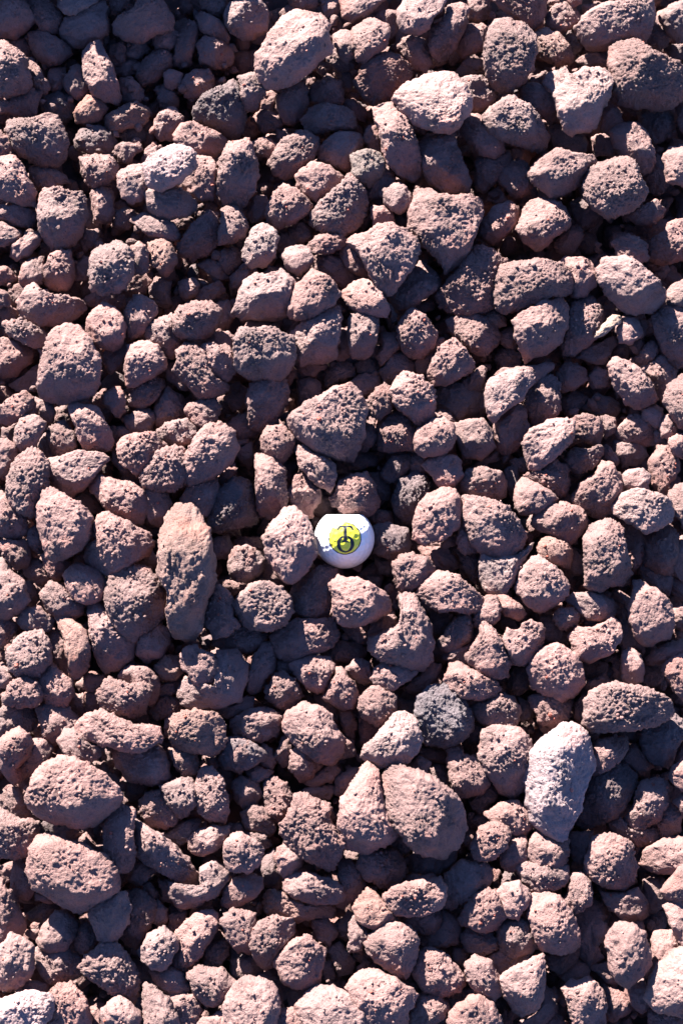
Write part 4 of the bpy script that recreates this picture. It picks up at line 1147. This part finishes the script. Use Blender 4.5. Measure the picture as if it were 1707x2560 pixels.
def build(s, fine):
    rg = np.random.default_rng(s['seed'])
    c = s['c']
    z0 = -0.010 + s['lev'] * STEP
    base, t = at_height(c[0], c[1], z0)
    k = PXM * t / DIST
    loc = lambda a: np.column_stack([(a[:, 0] - c[0]) * k, -(a[:, 1] - c[1]) * k])
    poly = loc(s['poly'])
    pc = poly.mean(axis=0)
    pr = poly - pc
    poly = pc + pr * (1 + 0.0013 / np.linalg.norm(pr, axis=1, keepdims=True)) * 1.03
    ridge = loc(s['apex'])
    ev = np.linalg.eigvalsh(np.cov(poly.T))
    rmin = math.sqrt(abs(area(poly)) / math.pi)
    minor = rmin * (ev[0] / ev[1]) ** 0.22
    H = minor * rg.uniform(0.72, 1.0)
    D = minor * rg.uniform(0.65, 0.85)
    tone = s['tone']
    tilt = {'P': 0.13, 'p': 0.24, 'D': 0.0, 'q': 0.24, 'd': 0.03, 's': 0.2}.get(tone, rg.uniform(-0.08, 0.16))
    if s['lev'] <= 2:
        tilt *= 0.5
    if tone == 's':
        H *= 0.5; D *= 0.5
    res = 0.00064 if fine else 0.00085
    V, T, Qd, cr = rock(poly, ridge, H, D, s['seed'], res=res, tilt=tilt,
                        rough=1.5 if tone == 'o' and s['lev'] == 9 else 1.2,
                        crusty=float(np.clip(rg.normal(0.45, 0.25), 0, 1)) if tone not in 'pP' else 0.35,
                        rnd=0.07)
    if tone == 'h':      # a broken stone with a hollow in its face
        r2 = ((V[:, :2] / (minor * 0.55)) ** 2).sum(axis=1)
        V[:, 2] -= np.where(V[:, 2] > 0, np.exp(-r2 * 1.3) * H * 0.8, 0)
    col = np.array(TONE[tone]) * rg.uniform(0.88, 1.13)
    hk = float(np.clip(rg.normal(0, 0.03), -0.06, 0.08))
    col = col * np.array([1 + hk, 1 - hk * 0.3, 1 - hk * 0.7])
    W = V @ FR                       # turn from the stone's plane into world axes
    return W, T, Qd, cr, col, base

def colour(n, col):
    return np.tile(np.array([*col, 1.0]), (n, 1))

# ---- words for the labels
marks = [s for s in stones if s['name'] and id(s) in single_ids]
BALL_PX = np.array([860.7, 1346.4])
def direction(frm, to):
    """where frm lies as seen from to"""
    d = frm - to
    a = math.degrees(math.atan2(-d[1], d[0])) % 360
    return ['to the right of', 'above and right of', 'above', 'above and left of', 'to the left of',
            'below and left of', 'below', 'below and right of'][int((a + 22.5) // 45) % 8]
def gap(a, b):
    d = a['poly'][:, None, :] - b['poly'][None, :, :]
    return float(np.sqrt((d ** 2).sum(-1)).min())
def looks(s):
    ev = np.linalg.eigvalsh(np.cov(s['poly'].T))
    el = math.sqrt(ev[1] / ev[0])
    q = s['vis']
    size = 'large' if q > 15500 else 'medium-sized' if q > 9000 else 'small' if q > 5600 else 'tiny'
    d = None
    if el > 1.75:
        w, vec = np.linalg.eigh(np.cov(s['poly'].T))
        ax = vec[:, 1]
        ang = math.degrees(math.atan2(-ax[1], ax[0])) % 180
        d = 'long level' if ang < 22 or ang > 158 else 'long upright' if 68 < ang < 112 else 'long slanting'
    elif el > 1.35:
        d = 'oblong'
    else:
        d = 'roundish' if len(s['poly']) >= 9 else 'blocky' if len(s['poly']) > 6 else 'angular'
    return size, d
def edge(s):
    x0, y0 = s['poly'].min(axis=0); x1, y1 = s['poly'].max(axis=0)
    h = 'left' if x0 < 0 else 'right' if x1 > IMG_W else ''
    v = 'top' if y0 < 0 else 'bottom' if y1 > IMG_H else ''
    if h and v:
        return v + ' ' + h + ' corner'
    return (v + h + ' edge') if (v or h) else ''
used = set()
for s in marks:
    e = edge(s)
    s['short'] = s['name'] + ' stone'
    lab = s['name'] + ' ' + ('' if any(w in s['name'] for w in ('pale', 'black', 'dark', 'brown', 'lilac', 'rust')) else 'brown ') + 'lava stone ' + direction(s['c'], BALL_PX) + ' the golf ball'
    if e and len((lab + ' at the ' + e).replace('-', ' ').split()) <= 15:
        lab += ', at the ' + e
    s['label'] = lab
    used.add(lab)
marks_near = marks
for s in SINGLE:
    if s.get('label'):
        continue
    size, d = looks(s)
    e = edge(s)
    col = WORD[s['tone']]
    base = f'{size} {d} {col} stone'
    near = sorted(marks_near, key=lambda m: gap(s, m) + 0.15 * np.linalg.norm(s['c'] - m['c']))
    if np.linalg.norm(s['c'] - BALL_PX) < 230:
        near.insert(0, dict(short='white golf ball', c=BALL_PX, poly=BALL_PX[None]))
    cands = []
    for m in near[:3]:
        tch = 'touching' if gap(s, m) < 14 and m['short'] != 'white golf ball' else ''
        rel = direction(s['c'], m['c'])
        cands.append(f'{base} {rel} the {m["short"]}' + (f', at the {e}' if e and len((base + rel + m["short"]).split()) < 11 else ''))
    a, b = near[0], near[1]
    cands.append(f'{size} {col} stone {direction(s["c"], a["c"])} the {a["short"]} and {direction(s["c"], b["c"])} the {b["short"]}')
    for m in near[3:9]:
        cands.append(f'{base} {direction(s["c"], m["c"])} the {m["short"]}')
    lab = None
    for q in cands:
        q = q.replace('stone stone', 'stone')
        if len(q.replace('-', ' ').split()) <= 15 and q not in used:
            lab = q; break
    s['label'] = lab or cands[0]
    used.add(s['label'])

# ---- the 300 stones that show largest, each its own object
GROUP = 'lava stones lying in the bed'
crumb_src = []
rgc = np.random.default_rng(77)
for s in SINGLE:
    W, T, Qd, cr, col, base = build(s, s['vis'] > 7500)
    me = make_mesh('lava_stone', W, T, Qd, ROCK, {'stone_colour': colour(len(W), col), 'crust': cr})
    o = link('lava_stone', me)
    o.location = base.tolist()
    o['label'] = s['label']
    o['category'] = 'stone'
    o['group'] = GROUP
    up = W[:, 2] > np.percentile(W[:, 2], 55)
    sel = np.nonzero(up)[0]
    k = rgc.integers(6, 34)
    pick = rgc.choice(sel, k)
    for i in pick:
        crumb_src.append((W[i] + base, col))

# ---- everything smaller: the rest of the traced stones, the buried layers and the bed around, one mass
VV, TT, QQ, CC, KK = [], [], [], [], []
off = 0
def collect(W, T, Qd, cr, col):
    global off
    VV.append(W); TT.append(T + off); QQ.append(Qd + off); CC.append(cr); KK.append(colour(len(W), col)); off += len(W)
for s in stones:
    if id(s) in single_ids:
        continue
    W, T, Qd, cr, col, base = build(s, False)
    collect(W + base, T, Qd, cr, col)
rg = np.random.default_rng(2024)
# library of rough stones for what lies below and around
lib = []
for k in range(28):
    n = rg.integers(5, 8)
    a = np.sort((np.arange(n) + rg.uniform(-0.3, 0.3, n)) / n * 2 * math.pi)
    r = rg.uniform(0.72, 1.25, n)
    el = rg.uniform(0.62, 1.0)
    poly = np.column_stack([np.cos(a) * r, np.sin(a) * r * el]) * 0.013
    rid = np.array([[-0.003, 0.0], [0.003, 0.0]]) * rg.uniform(0, 1.6)
    V, T, Qd, cr = rock(poly, rid, 0.0075 * rg.uniform(.8, 1.1), 0.0085, 5000 + k, res=0.0015, rnd=0.05, crusty=rg.uniform(.2, .7))
    lib.append((V, T, Qd, cr))
def rot(rg, full=False):
    a = rg.uniform(0, 6.283); b = rg.normal(0, 0.35); c = rg.normal(0, 0.35)
    ca, sa = math.cos(a), math.sin(a); cb, sb = math.cos(b), math.sin(b); cc, sc = math.cos(c), math.sin(c)
    return np.array([[ca, -sa, 0], [sa, ca, 0], [0, 0, 1]]) @ np.array([[1, 0, 0], [0, cb, -sb], [0, sb, cb]]) @ np.array([[cc, 0, sc], [0, 1, 0], [-sc, 0, cc]])
def scatter(x, y, z, sc, dark=1.0):
    V, T, Qd, cr = lib[rg.integers(len(lib))]
    M = rot(rg)
    sv = sc * rg.uniform(0.8, 1.2, 3)
    W = (V * sv) @ M.T + (x, y, z)
    col = np.array(TONE['n'] if rg.random() < .8 else TONE['r'] if rg.random() < .5 else TONE['d']) * rg.uniform(0.8, 1.1) * dark
    collect(W, T, Qd, cr, col)
tl = at_height(0, 0, 0)[0]; br = at_height(IMG_W, IMG_H, 0)[0]; tr = at_height(IMG_W, 0, 0)[0]
X0, X1, Y0, Y1 = tl[0], tr[0], br[1], tl[1]
# buried layers inside the frame
sp = 0.0175
for layer, (zz, sc) in enumerate(((-0.021, 0.85), (-0.034, 0.95))):
    x = X0 - 0.02
    while x < X1 + 0.02:
        y = Y0 - 0.02
        while y < Y1 + 0.02:
            scatter(x + rg.uniform(-.5, .5) * sp, y + rg.uniform(-.5, .5) * sp, zz + rg.uniform(-.004, .004), sc * rg.uniform(.6, 1.2))
            y += sp
        x += sp
for k in range(2600):       # chips settled in the gaps
    scatter(rg.uniform(X0, X1), rg.uniform(Y0, Y1), rg.uniform(-0.012, 0.004), rg.uniform(.14, .42))
# the bed outside the frame (an unseen heap is added beyond the top left corner to shade it)
sp = 0.030
M = 0.34
x = X0 - M
while x < X1 + M:
    y = Y0 - M
    while y < Y1 + M:
        xx, yy = x + rg.uniform(-.45, .45) * sp, y + rg.uniform(-.45, .45) * sp
        d_in = max(X0 - xx, xx - X1, Y0 - yy, yy - Y1)
        if d_in > 0.016:
            hp = 0.060 * math.exp(-(((xx - X0 - 0.04) / 0.14) ** 2 + ((yy - Y1 - 0.075) / 0.055) ** 2))
            for dz in np.arange(0.022, hp + 0.02, 0.022):
                scatter(xx, yy, 0.010 + hp - dz, 1.5)
            scatter(xx, yy, 0.010 + hp + rg.uniform(-.006, .008), rg.uniform(1.1, 1.75))
        y += sp
    x += sp
me = make_mesh('lava_rubble', np.vstack(VV), np.vstack(TT), np.vstack(QQ), ROCK, {'stone_colour': np.vstack(KK), 'crust': np.concatenate(CC)})
o = link('lava_rubble', me)
o['label'] = 'small brown lava stones filling the gaps between and beneath the larger ones'
o['category'] = 'rubble'
o['kind'] = 'stuff'
print('rubble verts', len(me.vertices), 'polys', len(me.polygons))

# ---- crumbs and grit lying on the stones
t = (1 + 5 ** 0.5) / 2
ICO = np.array([[-1, t, 0], [1, t, 0], [-1, -t, 0], [1, -t, 0], [0, -1, t], [0, 1, t], [0, -1, -t], [0, 1, -t], [t, 0, -1], [t, 0, 1], [-t, 0, -1], [-t, 0, 1]]) / 1.902
ICF = np.array([[0, 11, 5], [0, 5, 1], [0, 1, 7], [0, 7, 10], [0, 10, 11], [1, 5, 9], [5, 11, 4], [11, 10, 2], [10, 7, 6], [7, 1, 8], [3, 9, 4], [3, 4, 2], [3, 2, 6], [3, 6, 8], [3, 8, 9], [4, 9, 5], [2, 4, 11], [6, 2, 10], [8, 6, 7], [9, 8, 1]])
cv, cf, cc = [], [], []
for k, (pt, col) in enumerate(crumb_src):
    r = 0.0005 + 0.0011 * rgc.random() ** 3
    v = ICO * r * rgc.uniform(0.75, 1.25, (12, 1)) * rgc.uniform(0.7, 1.2, 3) + pt + (0, 0, r * 0.35)
    cv.append(v); cf.append(ICF + 12 * k)
    cc.append(colour(12, col * rgc.uniform(0.9, 1.3) * (np.array([1.5, 0.75, 0.6]) if rgc.random() < 0.05 else 1)))
me = make_mesh('lava_crumbs', np.vstack(cv), np.vstack(cf), np.zeros((0, 4), int), ROCK, {'stone_colour': np.vstack(cc), 'crust': np.full(12 * len(cv), .5)})
o = link('lava_crumbs', me)
o['label'] = 'reddish grit and crumbs lying on top of the stones'
o['category'] = 'grit'
o['kind'] = 'stuff'

# ---- the ground below
def ground():
    m = bpy.data.materials.new('dark_volcanic_ground')
    m.use_nodes = True
    N, L = m.node_tree.nodes, m.node_tree.links
    b = N['Principled BSDF']
    tc = N.new('ShaderNodeTexCoord')
    v = N.new('ShaderNodeTexVoronoi'); v.inputs['Scale'].default_value = 38
    n = N.new('ShaderNodeTexNoise'); n.inputs['Scale'].default_value = 220; n.inputs['Detail'].default_value = 6
    L.new(tc.outputs['Object'], v.inputs['Vector']); L.new(tc.outputs['Object'], n.inputs['Vector'])
    cr = N.new('ShaderNodeValToRGB')
    cr.color_ramp.elements[0].color = (0.07, 0.042, 0.04, 1); cr.color_ramp.elements[1].color = (0.19, 0.115, 0.105, 1)
    L.new(n.outputs['Fac'], cr.inputs['Fac']); L.new(cr.outputs['Color'], b.inputs['Base Color'])
    b.inputs['Roughness'].default_value = 0.9
    bp = N.new('ShaderNodeBump'); bp.inputs['Distance'].default_value = 0.012
    L.new(v.outputs['Distance'], bp.inputs['Height']); bp.invert = True
    L.new(bp.outputs['Normal'], b.inputs['Normal'])
    n = 121
    g = np.linspace(-1, 1, n); g = np.sign(g) * np.abs(g) ** 2.4 * 40.0
    X, Y = np.meshgrid(g, g)
    P = np.column_stack([X.ravel(), Y.ravel(), np.zeros(n * n)])
    r = np.maximum(np.abs(P[:, 0]), np.abs(P[:, 1]))
    P[:, 2] = -0.044 + 0.006 * vnoise(P / 0.06, 3) + 0.03 * sstep(0.5, 0.9, r)
    a = (np.arange(n - 1)[:, None] * n + np.arange(n - 1)[None]).ravel()
    q = np.column_stack([a, a + 1, a + n + 1, a + n])
    o = link('ground', make_mesh('ground', P, np.zeros((0, 3), int), q, m))
    o['kind'] = 'structure'
    o['label'] = 'dark volcanic ground beneath the stones'
ground()

# ------------------------------------------------------------------ golf ball
BR = 0.0214
bz = 0.018
bc, bt = at_height(BALL_PX[0], BALL_PX[1], bz)
BR = 75.2 * PXM * bt / DIST
nd = 332
gi = np.arange(nd) + 0.5
ph = np.arccos(1 - 2 * gi / nd); th = math.pi * (1 + 5 ** 0.5) * gi
DIM = np.column_stack([np.cos(th) * np.sin(ph), np.sin(th) * np.sin(ph), np.cos(ph)])
DIM = DIM @ np.array([[1, 0, 0], [0, math.cos(.5), -math.sin(.5)], [0, math.sin(.5), math.cos(.5)]])
def ball_r(d):
    out = np.empty(len(d))
    for a in range(0, len(d), 8000):
        mx = (d[a:a + 8000] @ DIM.T).max(axis=1)
        ang = np.arccos(np.clip(mx, -1, 1))
        w = 0.088
        out[a:a + 8000] = BR - np.where(ang < w, 0.00030 * (1 - (ang / w) ** 2), 0)
    return out
CUT = 0.80
def ball_pts(d, lift=0.0):
    P = d * (ball_r(d) + lift)[:, None]
    P[:, 1] -= np.logaddexp(0, (P[:, 1] / BR - CUT) / 0.012) * 0.012 * BR      # the ball is flat along its upper edge
    return P
white = plain_material('white_ball_coating', (0.80, 0.81, 0.82), 0.32, 0.5, 0.3)
yellow = plain_material('yellow_print', (0.86, 0.80, 0.05), 0.35, 0.5, 0.2)
black = plain_material('black_print', (0.012, 0.014, 0.02), 0.4)
nu, nv = 240, 120
u_ = np.linspace(0, 2 * math.pi, nu, endpoint=False); v_ = np.linspace(0, math.pi, nv + 1)[1:-1]
U, Vv = np.meshgrid(u_, v_)
D_ = np.column_stack([(np.cos(U) * np.sin(Vv)).ravel(), (np.sin(U) * np.sin(Vv)).ravel(), np.cos(Vv).ravel()])
D_ = np.vstack([[0, 0, 1.0], D_, [0, 0, -1.0]])
P = ball_pts(D_)
j = np.arange(nu); jn = (j + 1) % nu
tr_ = np.vstack([np.column_stack([np.zeros(nu, int), 1 + j, 1 + jn]), np.column_stack([1 + (nv - 2) * nu + j, np.full(nu, len(P) - 1), 1 + (nv - 2) * nu + jn])])
qd_ = np.vstack([np.column_stack([1 + r * nu + j, 1 + (r + 1) * nu + j, 1 + (r + 1) * nu + jn, 1 + r * nu + jn]) for r in range(nv - 2)])
ball = bpy.data.objects.new('golf_ball', None)
scene.collection.objects.link(ball)
ball.location = bc.tolist()
ball.rotation_euler = (TILT, 0, 0)
ball['label'] = 'white dimpled golf ball with a round yellow badge lettered in black lying among the stones'
ball['category'] = 'golf ball'
link('ball_shell', make_mesh('ball_shell', P, tr_, qd_, white), ball)

def on_ball(xy, lift):
    """xy in units of the ball radius, seen from the badge side"""
    z = np.sqrt(np.clip(1 - (xy ** 2).sum(axis=1), 0, 1))
    return ball_pts(np.column_stack([xy, z]), lift)
bx, by, brad = 0.018, 0.02, 0.522
def strip(rows, lift, name, mat, closed=False):
    """rows: list of equally long point rows -> quad strip on the ball"""
    A = np.array(rows); r, c = A.shape[:2]
    P = on_ball(A.reshape(-1, 2), lift)
    i = np.arange(r - 1)[:, None] * c; k = np.arange(c - 1)[None]
    a = (i + k).ravel()
    q = np.column_stack([a, a + 1, a + c + 1, a + c])
    nn = np.cross(P[q[0, 1]] - P[q[0, 0]], P[q[0, 3]] - P[q[0, 0]])
    if nn[2] < 0:
        q = q[:, ::-1]
    return P, q
def merge(parts, name, mat):
    vs, qs, o_ = [], [], 0
    for P, q in parts:
        vs.append(P); qs.append(q + o_); o_ += len(P)
    return link(name, make_mesh(name, np.vstack(vs), np.zeros((0, 3), int), np.vstack(qs), mat), ball)
ang = np.linspace(0, 2 * math.pi, 97)
ring = lambda r: np.column_stack([bx + r * np.cos(ang), by + r * np.sin(ang)])
merge([strip([ring(r) for r in np.linspace(0.002, brad, 26)], 0.00004, '', None)], 'badge_disc', yellow)
merge([strip([ring(r) for r in np.linspace(brad - 0.017, brad + 0.015, 3)], 0.00009, '', None)], 'badge_ring', black)
def px(x, y):            # a point read off the enlarged photograph -> units of the ball radius
    return ((x - 630) / 294.0, (574 - y) / 294.0)
def bar(tl, tr, bl, br_, nx, ny):
    rows = []
    for a in np.linspace(0, 1, ny + 1):
        L_ = np.array(tl) * (1 - a) + np.array(bl) * a
        R_ = np.array(tr) * (1 - a) + np.array(br_) * a
        rows.append([px(*(L_ * (1 - b) + R_ * b)) for b in np.linspace(0, 1, nx + 1)])
    return strip(rows, 0.00009, '', None)
T_parts = [bar((578, 445), (702, 445), (586, 463), (692, 463), 16, 2),
           bar((621, 463), (656, 463), (621, 591), (656, 591), 4, 20),
           bar((612, 591), (666, 591), (600, 606), (680, 606), 10, 2),
           bar((578, 445), (592, 463), (556, 482), (568, 496), 3, 5),
           bar((686, 463), (702, 445), (706, 496), (721, 482), 3, 5)]
merge(T_parts, 'letter', black)['label'] = 'black serif letter T'
th_ = np.linspace(math.radians(90 + 18), math.radians(450 - 18), 80)
rows = []
for a in np.linspace(0, 1, 5):
    rx = 85 * (1 - a) + 50 * a; ry = 84 * (1 - a) + 70 * a
    rows.append([px(640 + rx * math.cos(q), 622 - ry * math.sin(q)) for q in th_])
merge([strip(rows, 0.00009, '', None)], 'letter', black)['label'] = 'black serif letter O open at its top'
